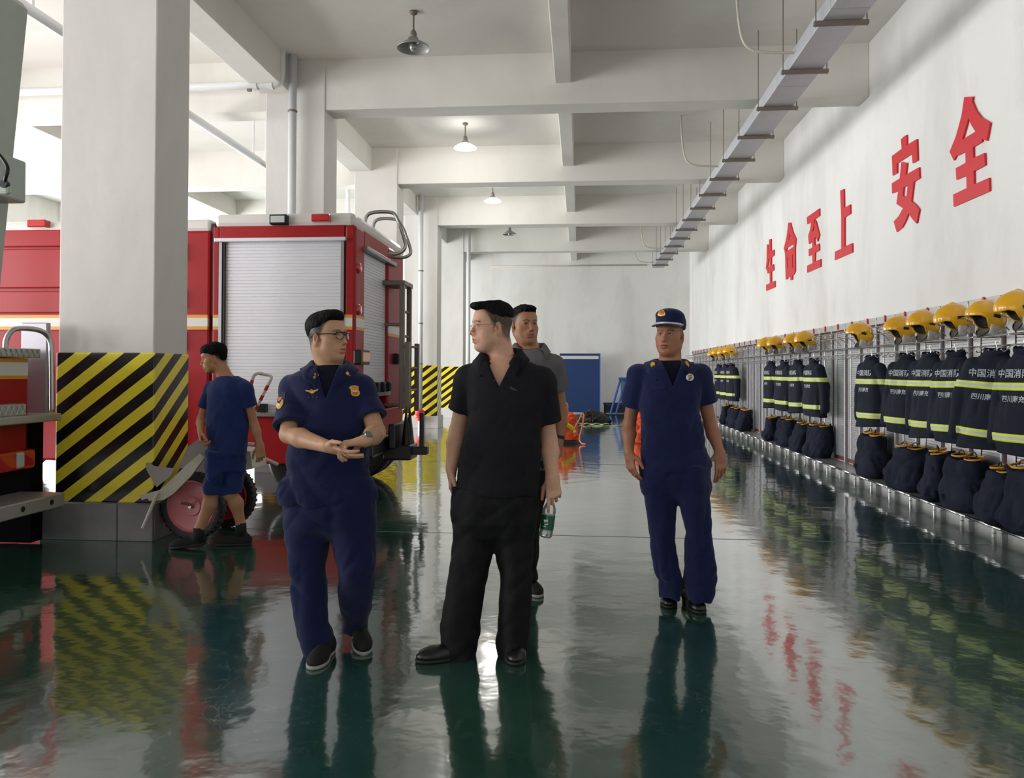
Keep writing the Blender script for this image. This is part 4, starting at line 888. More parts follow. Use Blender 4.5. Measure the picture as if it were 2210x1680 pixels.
def cloth(name, col, rough=.85, noise=.12, sheen=.0):
    m = mat(name, col, rough, noise=noise, nscale=5, bump=.25, bscale=220, spec=.25)
    m.node_tree.nodes['Principled BSDF'].inputs['Sheen Weight'].default_value = sheen; return m
M_skin = mat('skin', (1, 1, 1, 1), .48, attr='tint', sss=.12, spec=.4, bump=.04, bscale=160)
M_eyew = mat('eye_white', srgb(214, 204, 196), .25); M_iris = mat('eye_iris', srgb(30, 20, 16), .12)
M_hair = mat('black_hair', srgb(11, 10, 10), .7, noise=.3, nscale=30, bump=.8, bscale=70, nvec=(1, 1, .3), spec=.15)
M_navy = cloth('navy_uniform_cloth', srgb(18, 26, 66), sheen=.12); M_navyd = cloth('dark_navy_tshirt', srgb(14, 17, 36))
M_blackp = cloth('black_polo_knit', srgb(17, 17, 23), .75); M_blackt = cloth('black_trouser_cloth', srgb(14, 14, 16), .7)
M_grey = cloth('grey_polo_knit', srgb(104, 101, 104)); M_blue = cloth('blue_training_cloth', srgb(25, 42, 92), sheen=.1)
M_shoe = mat('black_shoe_leather', srgb(16, 16, 17), .32, noise=.1); M_shoef = mat('black_shoe_fabric', srgb(17, 17, 18), .8); M_sole = mat('sole_grey', srgb(150, 148, 146), .6); M_soleb = mat('sole_black', srgb(20, 20, 20), .6)
M_gold = mat('gold_embroidery', srgb(206, 160, 62), .45, metal=.2); M_goldd = mat('badge_orange', srgb(196, 96, 40), .5); M_silver = mat('silver_braid', srgb(196, 196, 200), .35, metal=.5); M_badge_navy = mat('badge_navy', srgb(22, 28, 62), .6); M_bwhite = mat('badge_white', srgb(220, 218, 212), .5)
def bvh_of(objs):
    vs, fs = [], []
    for o in objs:
        w = wloc(o); n0 = len(vs); vs += [tuple(np.array(v.co)+w) for v in o.data.vertices]; fs += [tuple(i+n0 for i in p.vertices) for p in o.data.polygons]
    return BVHTree.FromPolygons(vs, fs)
def cast(bv, px, py):
    d = Vector(nrm(ray(px, py))); h = bv.ray_cast(Vector((0, 0, HC)), d)
    return (np.array(h[0]), np.array(h[1])) if h[0] is not None else (None, None)
def patch(name, poly, bv, m, parent, lift=.004, fn=None, sub=1):
    """flat emblem cut to an outline and laid on the cloth: every corner follows the surface"""
    pts, C_ = [], None
    cen = np.mean(poly, 0)
    for p in poly:
        h, n = cast(bv, *p)
        if h is None: continue
        n = n if n@(h-np.array([0, 0, HC])) < 0 else -n; pts.append((h, n))
    h, n = cast(bv, *cen)
    if h is None or len(pts) < 3: return None
    n = n if n@(h-np.array([0, 0, HC])) < 0 else -n; N_ = nrm(np.mean([q[1] for q in pts]+[n], 0))
    K = len(pts); top = [q[0]+nrm(q[1]+N_)*lift for q in pts]+[h+nrm(n+N_)*lift]; bot = [q[0]-N_*.004 for q in pts]
    m_ = MB().add(top+bot, [(i, (i+1) % K, K) for i in range(K)]+[(i, K+1+i, K+1+(i+1) % K, (i+1) % K) for i in range(K)]); return obj(name, m_, m, parent)
def collar(root, nk, yaw, rin, rout, zt, zb, tip, m, open_=34, zback=.0, name='collar', lift=0., tipx=0., bv=None):
    """fold-down collar: leaf from the neck line out to the shoulder, with two pointed fronts"""
    y = math.radians(yaw); S, F_ = np.array([math.cos(y), math.sin(y), 0]), np.array([math.sin(y), -math.cos(y), 0]); g = []
    for t in np.linspace(-180+open_, 180-open_, 49):
        a = math.radians(t); fr = max(0, (abs(t)-90)/(90-open_)); dv = S*math.sin(a)-F_*math.cos(a)
        top = nk+dv*np.array([1, 1, 0])*rin*(1+.10*abs(math.sin(a)))+[0, 0, zt+zback*(1-abs(t)/180)-.055*fr**1.5]
        low = nk+dv*rout*(1+.16*abs(math.sin(a)))+[0, 0, zb-.050*fr**1.3]+F_*(tip*fr**3)+S*math.copysign(tipx*fr**2, t)-np.array([0, 0, .02*fr**4])
        mid = top*.45+low*.55+[0, 0, .016+lift]; up = top*.8+low*.2+[0, 0, .012]
        g.append([top-dv*.004-[0, 0, .02], top, up, mid, low, low-dv*.004-[0, 0, .004], mid-[0, 0, .006]])
    if bv is not None:
        def out(p, e):
            h = bv.find_nearest(Vector(p)); n = np.array(h[1]); l = np.array(h[0]); d_ = (np.array(p)-l)@n
            return np.array(p) if d_ > e or np.linalg.norm(np.array(p)-l) > .06 else np.array(p)+n*(e-d_)
        g = [[r[0], r[1], out(r[2], .006), out(r[3], .011), out(r[4], .010), out(r[5], .003), out(r[6], .004)] for r in g]
    return obj(name, MB().sheet(g), m, root, True)
def shoe(root, heel, toe, m, sole, sc=1., up=.0, name='shoe', h=.085, tw=.048, ank=None):
    heel, toe = np.array(heel, float), np.array(toe, float); L = np.linalg.norm(toe-heel); d = (toe-heel)/L; s = nrm(np.cross(d, [0, 0, 1.])); u = np.cross(s, d); u = u if u[2] > 0 else -u
    lo = np.minimum(heel, toe)-.1; hi = np.maximum(heel, toe)+.14; X = Vox(lo, hi, .0055); R = np.array([d, s, u])
    B_ = lambda t, q, z: heel+d*t*L+s*q+u*z
    X.ell(B_(.17, 0, .040), (.058*sc, .036*sc, .046), R, .02); X.ell(B_(.52, 0, .036), (.11*sc, .041*sc, .040), R, .03); X.ell(B_(.78, 0, .030), (.075*sc, tw*sc, .034), R, .03)
    if ank is not None: X.cap(B_(.2, 0, .055), ank, .038*sc, .040*sc, .03)
    else: X.cap(B_(.2, 0, .05), B_(.21, 0, h-.015), .036*sc, .034*sc, .03)
    X.plane(heel+u*.004, -u); sh = smesh(name, X.mesh(), m, root)
    X2_ = Vox(lo, hi, .0055); X2_.ell(B_(.2, 0, .012), (.062*sc, .038*sc, .03), R, .02); X2_.ell(B_(.55, 0, .012), (.12*sc, .040*sc, .03), R, .03); X2_.ell(B_(.77, 0, .012), (.08*sc, (tw+.002)*sc, .03), R, .03)
    X2_.plane(heel+u*.0, -u); X2_.plane(heel+u*.020, u); smesh('sole', X2_.mesh(), sole, sh); return sh
def legs(root, La, Lb, hips, m, seed, h=.0062, hem=None, name='trousers', wr=1.):
    A_ = np.array(La+Lb+hips); lo = [A_[:, 1].min()-.2, A_[:, 2].min()-.22, A_[:, 0].min()-.02]; hi = [A_[:, 1].max()+.2, A_[:, 2].max()+.22, A_[:, 0].max()+.02]
    X = Vox(lo, hi, h); X.loft(La, 0, .0, 2.1); X.loft(Lb, 0, .012, 2.1); X.loft(hips, 0, .03, 2.3)
    z0, z1 = A_[:, 0].min(), A_[:, 0].max(); zk = z0+(z1-z0)*.45
    X.wrinkle(.0085*wr, 9, (1.1, 1.1, .16), seed, None, None, True); X.wrinkle(.0035*wr, 20, (1, 1, .2), seed+5, RW, None, True)
    X.wrinkle(.0095*wr, 8, (.35, .6, 1.1), seed+2, RW, ([z0, z0+.16, z0+.26, zk-.1, zk, zk+.12, z1-.28, z1-.14, z1], [1.3, 1., .25, .3, .75, .2, .25, .8, .3]), True); X.wrinkle(.006*wr, 13, (.4, .6, 1.1), seed+3, RW2, ([z0, z0+.16, z0+.26, zk, z1-.14, z1], [1.2, .9, .25, .6, .6, .3]), True)
    return smesh(name, X.mesh(), m, root)
def hairdo(root, H, prims, cuts, seed, amp=.0017, h=.0028):
    c = H.w(0, 0, .06); X = Vox(c-.17, c+.17, h)
    for q in prims: X.ell(H.w(*q[0]), np.array(q[1])*H.sc, H.R if len(q) < 4 else q[3], (q[2] if len(q) > 2 else .012))
    for pt, n in cuts: X.plane(H.w(*pt), H.R.T@np.array(n, float))
    X.wrinkle(amp, 60, (1, 1, 1), seed, H.R*np.array([[1.6], [.25], [.6]]), None, True); X.wrinkle(amp*.7, 140, (1, 1, 1), seed+3, H.R*np.array([[1.6], [.2], [.6]]))
    return smesh('hair', X.mesh(), M_hair, root)
def glasses(root, H, m, rx=.023, ry=.0165, z0=.008, f0=.115, wire=.0013, brow=None):
    g = empty('glasses'); g.parent = root; g.location = (0, 0, 0)
    for s in (-1, 1):
        ring = [H.w(s*.0335+rx*math.cos(a)*(1 if abs(math.cos(a)) < .9 else 1), f0-abs(s*.0335+rx*math.cos(a))*.30+.004, z0+ry*math.sin(a)) for a in np.linspace(0, 2*math.pi, 28, endpoint=False)]
        r_ = obj('rim', MB().tube(ring, wire, 6, closed=True), m, g, True)
        cc = np.mean(ring, 0); obj('lens', MB().add(ring+[cc], [(i, (i+1) % 28, 28) for i in range(28)]), M_glass, g)
        obj('temple', MB().tube([H.w(s*.0565, f0-.017, z0+.008), H.w(s*.070, f0-.04, z0+.012), H.w(s*.0815, .03, z0+.014), H.w(s*.0835, -.008, z0+.018), H.w(s*.082, -.03, z0+.0)], wire*1.3, 6), m, g, True)
        obj('hinge', MB().tube([H.w(s*.055, f0-.012, z0+.008), H.w(s*.061, f0-.022, z0+.010)], wire*2.2, 6), m, g)
    obj('bridge', MB().tube([H.w(-.0115, f0+.001, z0+.004), H.w(0, f0+.004, z0+.008), H.w(.0115, f0+.001, z0+.004)], wire, 6), m, g, True)
    if brow: obj('brow_bar', MB().tube([H.w(x, f0-abs(x)*.3+.004, z0+ry*.95) for x in np.linspace(-.055, .055, 12)], wire*1.9, 6), m, g, True)
    return g
def glass_mat():
    m = bpy.data.materials.new('spectacle_lens'); m.use_nodes = True; N = m.node_tree.nodes; L = m.node_tree.links; N.remove(N['Principled BSDF'])
    t = N.new('ShaderNodeBsdfTransparent'); g = N.new('ShaderNodeBsdfGlossy'); g.inputs['Roughness'].default_value = .03; fr = N.new('ShaderNodeFresnel'); fr.inputs[0].default_value = 1.6
    x = N.new('ShaderNodeMixShader'); L.new(fr.outputs[0], x.inputs[0]); L.new(t.outputs[0], x.inputs[1]); L.new(g.outputs[0], x.inputs[2]); L.new(x.outputs[0], N['Material Output'].inputs[0]); return m
M_glass = glass_mat()
def pet_mat():
    m = glass_mat(); m.name = 'clear_pet'; N = m.node_tree.nodes; L = m.node_tree.links; mx = [n for n in N if n.type == 'MIX_SHADER'][0]; d = N.new('ShaderNodeBsdfDiffuse'); d.inputs[0].default_value = (.85, .9, .9, 1)
    x = N.new('ShaderNodeMixShader'); x.inputs[0].default_value = .16; L.new(mx.outputs[0], x.inputs[1]); L.new(d.outputs[0], x.inputs[2]); L.new(x.outputs[0], N['Material Output'].inputs[0]); return m
# shared torso, arms, shirt
def upper(root, sp):
    """sp: Y, torso rows, shoulders/elbows/wrists (px,py,Y), head, hands(fn), skin tint, shirt material ..."""
    H = sp['head']; T = sp['torso']; yaw = math.radians(sp['yaw']); nb = sp['nb']; h = sp.get('h', .0032)
    J = {k: atY(*v) for k, v in sp['joints'].items()}
    pts = np.array([H.O+[.0, 0, .16], H.O-[.13, .13, .0], H.O+[.13, .13, 0]]+list(J.values())+sp.get('reach', []))
    lo = pts.min(0)-.10; hi = pts.max(0)+.10; z0 = sp.get('zlow', None)
    lo[2] = min(lo[2], pts.min(0)[2]-.12) if z0 is None else z0; hi[2] = H.O[2]+.16
    X = Vox(lo, hi, h)
    tb = [r for r in shrink(T, .036) if r[0] > max(lo[2]+.03, min(q[0] for q in T)+.07)]
    X.loft(tb, yaw, .0)
    for a in 'AB':
        s_, e_, w_ = J['s'+a], J['e'+a], J['w'+a]; f = sp.get('arm', 1.)
        X.cap(np.array(nb)-[0, 0, .05], s_, .042, .040*f, .03); X.cap(s_, e_, .046*f, .0375*f, .02)
        m_ = e_*.68+w_*.32; X.cap(e_, m_, .0365*f, .0405*f, .02); X.cap(m_, w_, .0405*f, .0262*f, .02)
    H.build(X, nb, sp.get('nr', .058))
    if 'chest' in sp: sp['chest'](X)
    sp['hands'](X, J)
    if 'extra' in sp: sp['extra'](X)
    body = smesh('body', X.mesh(), M_skin, root, sp['tint']); H.eyes(root, sp.get('gaze', (0, 0)))
    # shirt
    hs = sp.get('hs', .0055); A_ = np.array(T); jj = np.array([J[k] for k in ('sA', 'sB', 'eA', 'eB')])
    lo = np.minimum(A_[:, 1:3].min(0)-.26, jj[:, :2].min(0)-.1); hi = np.maximum(A_[:, 1:3].max(0)+.26, jj[:, :2].max(0)+.1)
    X = Vox([lo[0], lo[1], A_[:, 0].min()-.02], [hi[0], hi[1], A_[:, 0].max()+.12], hs)
    X.loft(T, yaw, .0)
    for a in 'AB':
        X.cap(np.array(nb)-[0, 0, sp.get('shz', .055)], J['s'+a], .058, sp.get('shr', .064), .04)
    sd = sp['seed']; zr = ([A_[:, 0].min(), A_[:, 0].min()+.12, A_[:, 0].max()], sp.get('wz', [1., 1., .6]))
    def folds(G, e, q=0):
        G.wrinkle(.0115*e, 4.6, (1.25, 1, .55), sd+q, RW, zr, True); G.wrinkle(.005*e, 4.5, (1, 1, 1.2), sd+1+q, None, zr); G.wrinkle(.0065*e, 9.5, (1., 1, .5), sd+2+q, RW2, zr, True); G.wrinkle(.0028*e, 24, (.8, 1, .7), sd+3+q, RW, zr, True)
    folds(X, 1.)
    for a in 'AB':
        s_, e_ = J['s'+a], J['e'+a]; d = nrm(e_-s_); t = sp['hem'][0 if a == 'A' else 1]; p1 = s_+(e_-s_)*(t+.1)
        Y_ = X.like(); sw = sp.get('sw', .068)
        Y_.cap(s_-d*.01, p1, sp.get('shr', .064)*.98, sw, .0); folds(Y_, .8, 5); Y_.plane(s_+(e_-s_)*t, d); Y_.cap(s_+(e_-s_)*(t-.012/np.linalg.norm(e_-s_)), p1+d*.05, sw-.024, sw-.022, .0, 's')
        X.put(tuple([slice(None)]*3), Y_.f, .022, 'u')
    X.cap(np.array(nb)+[0, 0, .12], np.array(nb)-[0, 0, .03], .070, .066, .0, 's')
    if 'neckcut' in sp: sp['neckcut'](X)
    shirt = smesh('shirt', X.mesh(), sp['cloth'], root, None, sp.get('shirt_label'))
    if 'inner' in sp:
        Xi = Vox([lo[0], lo[1], A_[:, 0].max()-.30], [hi[0], hi[1], A_[:, 0].max()+.08], .0065)
        Xi.loft(shrink(T, .021), yaw, .0); Xi.cap(np.array(nb)-[0, 0, .075], np.array(nb)-[0, 0, .02], .080, .072, .03); Xi.cap(np.array(nb)+[0, 0, .1], np.array(nb)-[0, 0, .0]+sp['head'].R[1]*0, .064, .060, .0, 's'); Xi.plane(np.array(nb)+[0, 0, .012], (0, .25, 1))
        Xi.plane([0, 0, A_[:, 0].max()-.27], (0, 0, -1)); smesh('undershirt', Xi.mesh(), sp['inner'], root)
    return J, body, shirt
def vcut(X, nb, yaw, top_w, depth, dz=.0):
    """V opening below the throat: wedge prism in the chest direction"""
    y = math.radians(yaw); S, F_ = np.array([math.cos(y), math.sin(y), 0]), np.array([math.sin(y), -math.cos(y), 0]); nb = np.array(nb, float)
    c = nb+F_*.10+[0, 0, -.02+dz]; sl, (x, yy, z) = X.win(c-.25, c+.25, 0)
    u = (x-c[0])*S[0]+(yy-c[1])*S[1]; v = (x-c[0])*F_[0]+(yy-c[1])*F_[1]; w = z-c[2]
    d = np.maximum(np.abs(u)-(top_w*(w+depth)/depth), -w-depth)*.8; d = np.maximum(d, -v-.085); d = np.maximum(d, w-.12)
    X.f[sl] = np.maximum(X.f[sl], -d)
def S1(x, y): return (560+x/2, 640+y/2)
# ================================================================ man with glasses, blue uniform, talking
def man_uniform_left():
    Y = 3.88; nb = atY(712, 797, Y+.02); root = empty('person', (atY(712, 900, Y)[0], Y, 0), 'person in navy fire uniform and glasses, gesturing with both hands', 'person')
    H = Head(atY(704, 733, Y), frame(70, 4, 0), 1.0, .004, .0015)
    T = sil([(296, 250, 372, .01, .075), (318, 185, 420, .0, .10), (345, 150, 452, 0, .118), (400, 150, 462, 0, .128), (480, 168, 466, -.01, .132), (560, 160, 466, -.015, .138), (640, 138, 466, -.015, .142), (700, 126, 472, -.01, .142), (750, 122, 474, 0, .140), (762, 126, 472, 0, .138), (790, 114, 484, 0, .145), (830, 111, 492, 0, .148), (862, 116, 492, 0, .145), (872, 120, 488, 0, .14)], 560, 640, 2., Y)
    def hands(X, J):
        hand(X, J['wA'], atY(770, 990, 3.50)-J['wA'], (-.05, .55, .83), 1, [(8, 12, 8), (6, 10, 8), (8, 10, 8), (10, 14, 8)], .7, (.5, .1, .1, .9))
        hand(X, J['wB'], atY(752, 957, 3.53)-J['wB'], (-.42, .0, -.90), -1, [(38, 42, 22), (46, 48, 30), (52, 52, 30), (55, 55, 30)], .8, (.15, .9, .5, .8))
    sp = dict(Y=Y, torso=T, yaw=8, nb=nb, head=H, h=.003, arm=1.12, nr=.059,
              joints=dict(sA=(632, 842, Y), eA=(623, 938, Y-.15), wA=(707, 964, Y-.33), sB=(782, 842, Y+.02), eB=(813, 934, Y-.06), wB=(789, 952, Y-.33)),
              reach=[atY(782, 1000, 3.45)], zlow=atY(700, 1010, Y)[2], hands=hands, hem=(.84, .66), sw=.078, shr=.068,
              tint=skin_tint(H, (190, 146, 116), 1.0, line=[-.075, -.062, -.035, -.014, .010, .045, .068, .085, .095]), cloth=M_navy, inner=M_navyd, seed=11, gaze=(.25, 0),
              neckcut=lambda X: vcut(X, nb, 10, .044, .13), shirt_label='navy short-sleeved uniform shirt', wz=[1.3, 1.2, .7])
    J, body, shirt = upper(root, sp)
    col_ = collar(root, np.array(nb)-[0, 0, .02], 10, .078, .116, .056, .0, .022, M_navy, 24, .016, tipx=.0, bv=bvh_of([shirt]))
    hairdo(root, H, [((0, -.012, .076), (.0785, .097, .070)), ((0, .040, .112), (.060, .050, .034), .025), ((0, .072, .116), (.050, .026, .026), .02), ((0, -.050, .052), (.066, .050, .066), .02)], [], 3)
    glasses(root, H, mat('tortoise_frame', srgb(34, 24, 20), .3), .0225, .0175, .008, .117, .0019, True)
    # trousers, belt, shoes
    La = sil([(862, 118, 300), (1000, 121, 306), (1100, 127, 290), (1200, 140, 284), (1300, 148, 292), (1400, 160, 298), (1460, 166, 316), (1500, 178, 322), (1540, 190, 322), (1562, 196, 320)], 560, 640, 2., Y, .95)
    Lb = sil([(862, 300, 492), (1000, 304, 490, .0), (1100, 322, 500, 0), (1170, 340, 499, -.02), (1250, 348, 488, .02), (1330, 345, 478, .10), (1400, 362, 468, .15), (1440, 366, 464, .17)], 560, 640, 2., Y, .92)
    La = [(z, x, y-.0*max(0, 1-z/.55), a, max(min(b, .125), .085)) for z, x, y, a, b in La]; Lb = [(z, x, y, a, min(b, .12)) for z, x, y, a, b in Lb]
    hips = sil([(850, 116, 490, 0, .14), (900, 118, 490, 0, .145), (950, 121, 490, 0, .13), (990, 130, 480, 0, .11), (1040, 170, 440, 0, .05)], 560, 640, 2., Y)
    legs(root, La, Lb, hips, M_navy, 21)
    obj('waist_band', MB().sheet([[(x+a*1.0*math.cos(t), y+b_*math.sin(t), z) for t in np.linspace(0, 2*math.pi, 49)] for (z, x, y, a, b_) in sil([(748, 130, 466, 0, .136), (752, 121, 475, 0, .143), (771, 120, 476, 0, .144), (776, 130, 466, 0, .136)], 560, 640, 2., Y)]), M_navy, root, True)
    g0, g1 = atZ(716, 1400), atZ(676, 1446); d = nrm(g1-g0); shoe(root, g1-d*.27, g1, M_shoef, M_sole)
    an = atY(768, 1352, Y+.18); tp = atZ(782, 1404); tp[2] = .012; hl = an+[-.01, .06, -.035]; shoe(root, hl, hl+nrm(tp-hl)*.265, M_shoef, M_sole, ank=an+[0, 0, .04])
    # insignia
    bv = bvh_of([shirt, col_])
    C5 = lambda x, y: (580+x/7., 780+y/7.)
    def em(nm, pts, m, lift=.004, par=None): return patch(nm, [C5(*p) for p in pts], bv, m, par or root, lift*.45)
    w = em('wing_badge', [(552, 436), (590, 436), (624, 442), (648, 418), (674, 440), (712, 432), (750, 420), (738, 448), (704, 458), (680, 482), (648, 490), (628, 478), (600, 464), (566, 456)], M_gold, .005)
    em('wing_badge_centre', [(634, 430), (650, 420), (666, 432), (662, 450), (640, 450)], M_goldd, .007)
    ch_ = em('chest_badge', [(1210, 394), (1240, 372), (1286, 366), (1330, 372), (1360, 384), (1352, 420), (1372, 460), (1376, 500), (1346, 528), (1302, 532), (1262, 520), (1240, 488), (1240, 440)], M_gold, .005)
    em('chest_badge_face', [(1262, 436), (1296, 424), (1336, 440), (1350, 486), (1330, 510), (1290, 512), (1262, 486)], M_goldd, .007); em('chest_badge_bar', [(1264, 446), (1334, 444), (1336, 460), (1264, 464)], M_bwhite, .009); em('chest_badge_bar', [(1250, 388), (1340, 388), (1334, 404), (1256, 406)], M_goldd, .008)
    sp_ = em('sleeve_patch', [(120, 480), (190, 470), (256, 478), (246, 560), (226, 660), (180, 724), (140, 736), (110, 700), (112, 580)], M_badge_navy, .004)
    em('sleeve_patch_scroll', [(138, 512), (240, 482), (246, 506), (136, 534)], M_gold, .007)
    em('sleeve_patch_wreath', [(118, 600), (132, 620), (134, 680), (152, 704), (178, 690), (204, 640), (206, 576), (222, 590), (216, 660), (180, 716), (144, 726), (118, 690)], M_gold, .007); em('sleeve_patch_star', [(130, 580), (160, 540), (210, 548), (190, 580), (170, 604), (148, 600)], M_goldd, .008); em('sleeve_patch_bird', [(140, 652), (152, 644), (164, 654), (176, 640), (170, 672), (144, 674)], M_bwhite, .008)
    for q in ([(672, 236), (746, 188), (760, 198), (682, 250)], [(676, 256), (754, 206), (764, 216), (690, 268)]): em('collar_bar', q, M_gold, .006)
    em('collar_star', [(690, 204), (704, 176), (716, 190), (706, 208)], M_gold, .006); em('collar_tab', [(1162, 180), (1186, 156), (1212, 182), (1236, 228), (1198, 216)], M_gold, .006)
    for x in (606, 664, 728): em('name_thread', [(x-9, 536), (x+10, 534), (x+8, 552), (x-6, 556)], mat('name_thread', srgb(96, 86, 46), .6), .005)
    # watch on the wrist nearest the engine
    d = nrm(J['wB']-J['eB']); c = J['wB']-d*.012; wt = obj('wrist_watch', MB().lathe([(.028, -.011), (.0358, -.010), (.0358, .010), (.028, .011)], c, d, 28), M_blkp, root, 40)
    u = nrm(np.cross(d, [0, 0, 1.])); n = nrm(np.cross(u, d)); n = n if n[2] > 0 else -n; n = nrm(n+[.5, -.5, 0]); obj('watch_face', MB().lathe([(0, .009), (.017, .009), (.0185, .005), (.0185, -.004)], c+n*.034, n, 20), mat('watch_glass', srgb(120, 130, 132), .12, metal=.3), wt, 40)
    return root
man_uniform_left()
S7 = lambda x, y: (900+x/1.953, 620+y/1.953)
S8 = lambda x, y: (1280+x/2.27, 640+y/2.27)
SB = lambda x, y: (290+x/3.817, 780+y/3.817)
# ================================================================ man in black polo with the bottle
def man_black_polo():
    Y = 3.97; nb = atY(1083, 778, Y+.02); root = empty('person', (atY(1075, 900, Y)[0], Y, 0), 'person in black polo and trousers, looking left and holding a water bottle', 'person')
    H = Head(atY(1064, 710, Y), frame(-66, 0, 0), 1.0, .004, .0012)
    T = sil([(292, 305, 425, .0, .08), (318, 250, 480, 0, .105), (350, 225, 535, 0, .12), (400, 218, 545, 0, .13), (480, 214, 535, -.01, .136), (560, 212, 522, -.01, .14), (650, 202, 520, -.01, .145), (750, 188, 512, 0, .147), (820, 180, 508, 0, .147), (852, 175, 508, 0, .147), (862, 178, 506, 0, .145)], 900, 620, 1.953, Y)
    def hands(X, J):
        hand(X, J['wA'], (.05, .03, -1), (1, -.1, .05), 1, [(20, 25, 15), (24, 28, 18), (26, 30, 20), (30, 30, 20)], .3, (.2, .3, .2, .9))
        hand(X, J['wB'], (.10, -.16, -1), (-.08, .98, -.15), -1, [(6, 20, 12), (38, 62, 40), (52, 72, 45), (60, 72, 45)], .6, (.30, .55, .25, 1.0))
    def chest(X): X.ell(nb+[-.0, -.045, -.10], (.12, .06, .10), None, .04)
    sp = dict(torso=T, yaw=3, nb=nb, head=H, h=.003, arm=1.14, nr=.061, joints=dict(sA=(1012, 822, Y+.02), eA=(988, 930, Y+.07), wA=(974, 1012, Y+.02), sB=(1168, 826, Y), eB=(1184, 950, Y+.06), wB=(1192, 1030, Y)),
              reach=[atY(1205, 1110, Y), atY(965, 1075, Y)], hands=hands, hem=(.60, .68), sw=.076, shr=.070, chest=chest,
              tint=skin_tint(H, (200, 154, 130), .92, line=[-.085, -.075, -.050, -.020, .008, .040, .066, .085, .095]), cloth=M_blackp, seed=31, neckcut=lambda X: vcut(X, nb, 0, .060, .125, .01), shirt_label='black knitted polo shirt', wz=[.8, .8, .5])
    J, body, shirt = upper(root, sp)
    collar(root, np.array(nb)-[0, 0, .016], 0, .082, .118, .066, .004, .016, M_blackp, 34, .02, tipx=.016, bv=bvh_of([shirt]))
    hairdo(root, H, [((0, -.014, .082), (.0775, .094, .066)), ((0, .035, .122), (.060, .066, .026), .025), ((0, .084, .114), (.046, .036, .018), .02)], [((0, .0, .143), (0, .12, 1))], 5)
    glasses(root, H, mat('gold_wire', srgb(190, 150, 120), .25, metal=.9), .0235, .0165, .006, .117, .0011)
    R_ = lambda rows, ratio=.9: sil(rows, 900, 620, 1.953, Y, ratio)
    La = R_([(855, 160, 330), (950, 150, 330), (1030, 153, 328), (1100, 151, 322), (1200, 144, 296), (1300, 128, 282), (1400, 108, 266), (1480, 112, 256), (1530, 116, 254), (1572, 118, 252)])
    Lb = R_([(855, 325, 500), (950, 325, 494), (1030, 326, 490), (1100, 332, 490), (1200, 350, 482), (1300, 350, 478), (1400, 345, 474), (1480, 346, 468), (1545, 348, 466)])
    La = [(z, x, y-.06*max(0, 1-z/.8), a, max(min(b, .13), .09)) for z, x, y, a, b in La]; Lb = [(z, x, y-.03*max(0, 1-z/.8), a, max(min(b, .13), .09)) for z, x, y, a, b in Lb]
    legs(root, La, Lb, sil([(845, 162, 498, 0, .142), (900, 154, 496, 0, .145), (980, 153, 490, 0, .135), (1040, 165, 478, 0, .11), (1100, 230, 420, 0, .05)], 900, 620, 1.953, Y), M_blackt, 41)
    shoe(root, atZ(1022, 1416), atZ(1022, 1416)+nrm(atZ(926, 1428)-atZ(1022, 1416))*.275, M_shoe, M_soleb, 1.05)
    t = atZ(1112, 1437); shoe(root, t+[-.02, .28, 0], t, M_shoe, M_soleb, 1.05)
    bv = bvh_of([shirt]); C = lambda x, y: (900+x/1.953, 620+y/1.953)
    patch('chest_logo', [C(386, 424), (C(398, 420)), C(412, 430), C(424, 434), C(418, 438), C(402, 434)], bv, mat('logo_grey', srgb(46, 46, 54), .5), root, .003)
    obj('button', MB().lathe([(0, .003), (.005, .003), (.0055, 0)], cast(bv, *C(326, 392))[0], (0, -1, .2), 10), M_blkp, root)
    # the bottle
    Yb = Y+.028; a, b_ = atY(1190, 1072, Yb), atY(1177, 1160, Yb-.01); ax = nrm(a-b_); L = np.linalg.norm(a-b_)
    bt = empty('water_bottle', b_, 'small clear plastic water bottle with green label, hanging from a hand', 'bottle')
    r = .034; prof = [(0, .004), (.012, .004), (.024, .0), (r*.94, .006), (r, .016), (r*.97, .03), (r, .04), (r, .115), (r*.96, .122), (r, .13), (r*.9, .15), (r*.6, .175), (.0125, .192), (.0125, .205)]
    obj('bottle_body', MB().lathe(prof, b_, ax, 28), M_pet, bt, 40)
    obj('label_band', MB().lathe([(r+.0008, .042), (r+.0008, .113)], b_, ax, 28), [M_lgreen], bt, True, label='green wrap label')
    obj('bottle_water', MB().lathe([(0, .008), (r*.86, .009), (r*.92, .018), (r*.92, .036), (0, .037)], b_, ax, 24), M_water, bt, True)
    obj('cap', MB().lathe([(.0, .222), (.0145, .222), (.0150, .218), (.0150, .204), (0, .204)], b_, ax, 20), mat('cap_white', srgb(220, 224, 222), .4), bt, 40)
    u = nrm(np.cross(ax, [0, 1., 0])); bvb = bvh_of([o for o in bt.children if o.name.startswith('label_band')])
    for (x0, y0, x1, y1) in ((1174, 1122, 1182.5, 1128), (1175, 1131, 1183, 1133.5), (1173, 1136, 1178, 1138)):
        patch('label_print', [(x0, y0), (x1, y0-.6), (x1, y1-.6), (x0, y1)], bvb, M_bwhite, bt, .001)
M_pet = pet_mat(); M_water = mat('water', (.9, .95, .95, 1), .02, trans=1., ior=1.33); M_lgreen = mat('green_label', srgb(12, 82, 52), .35)
man_black_polo()
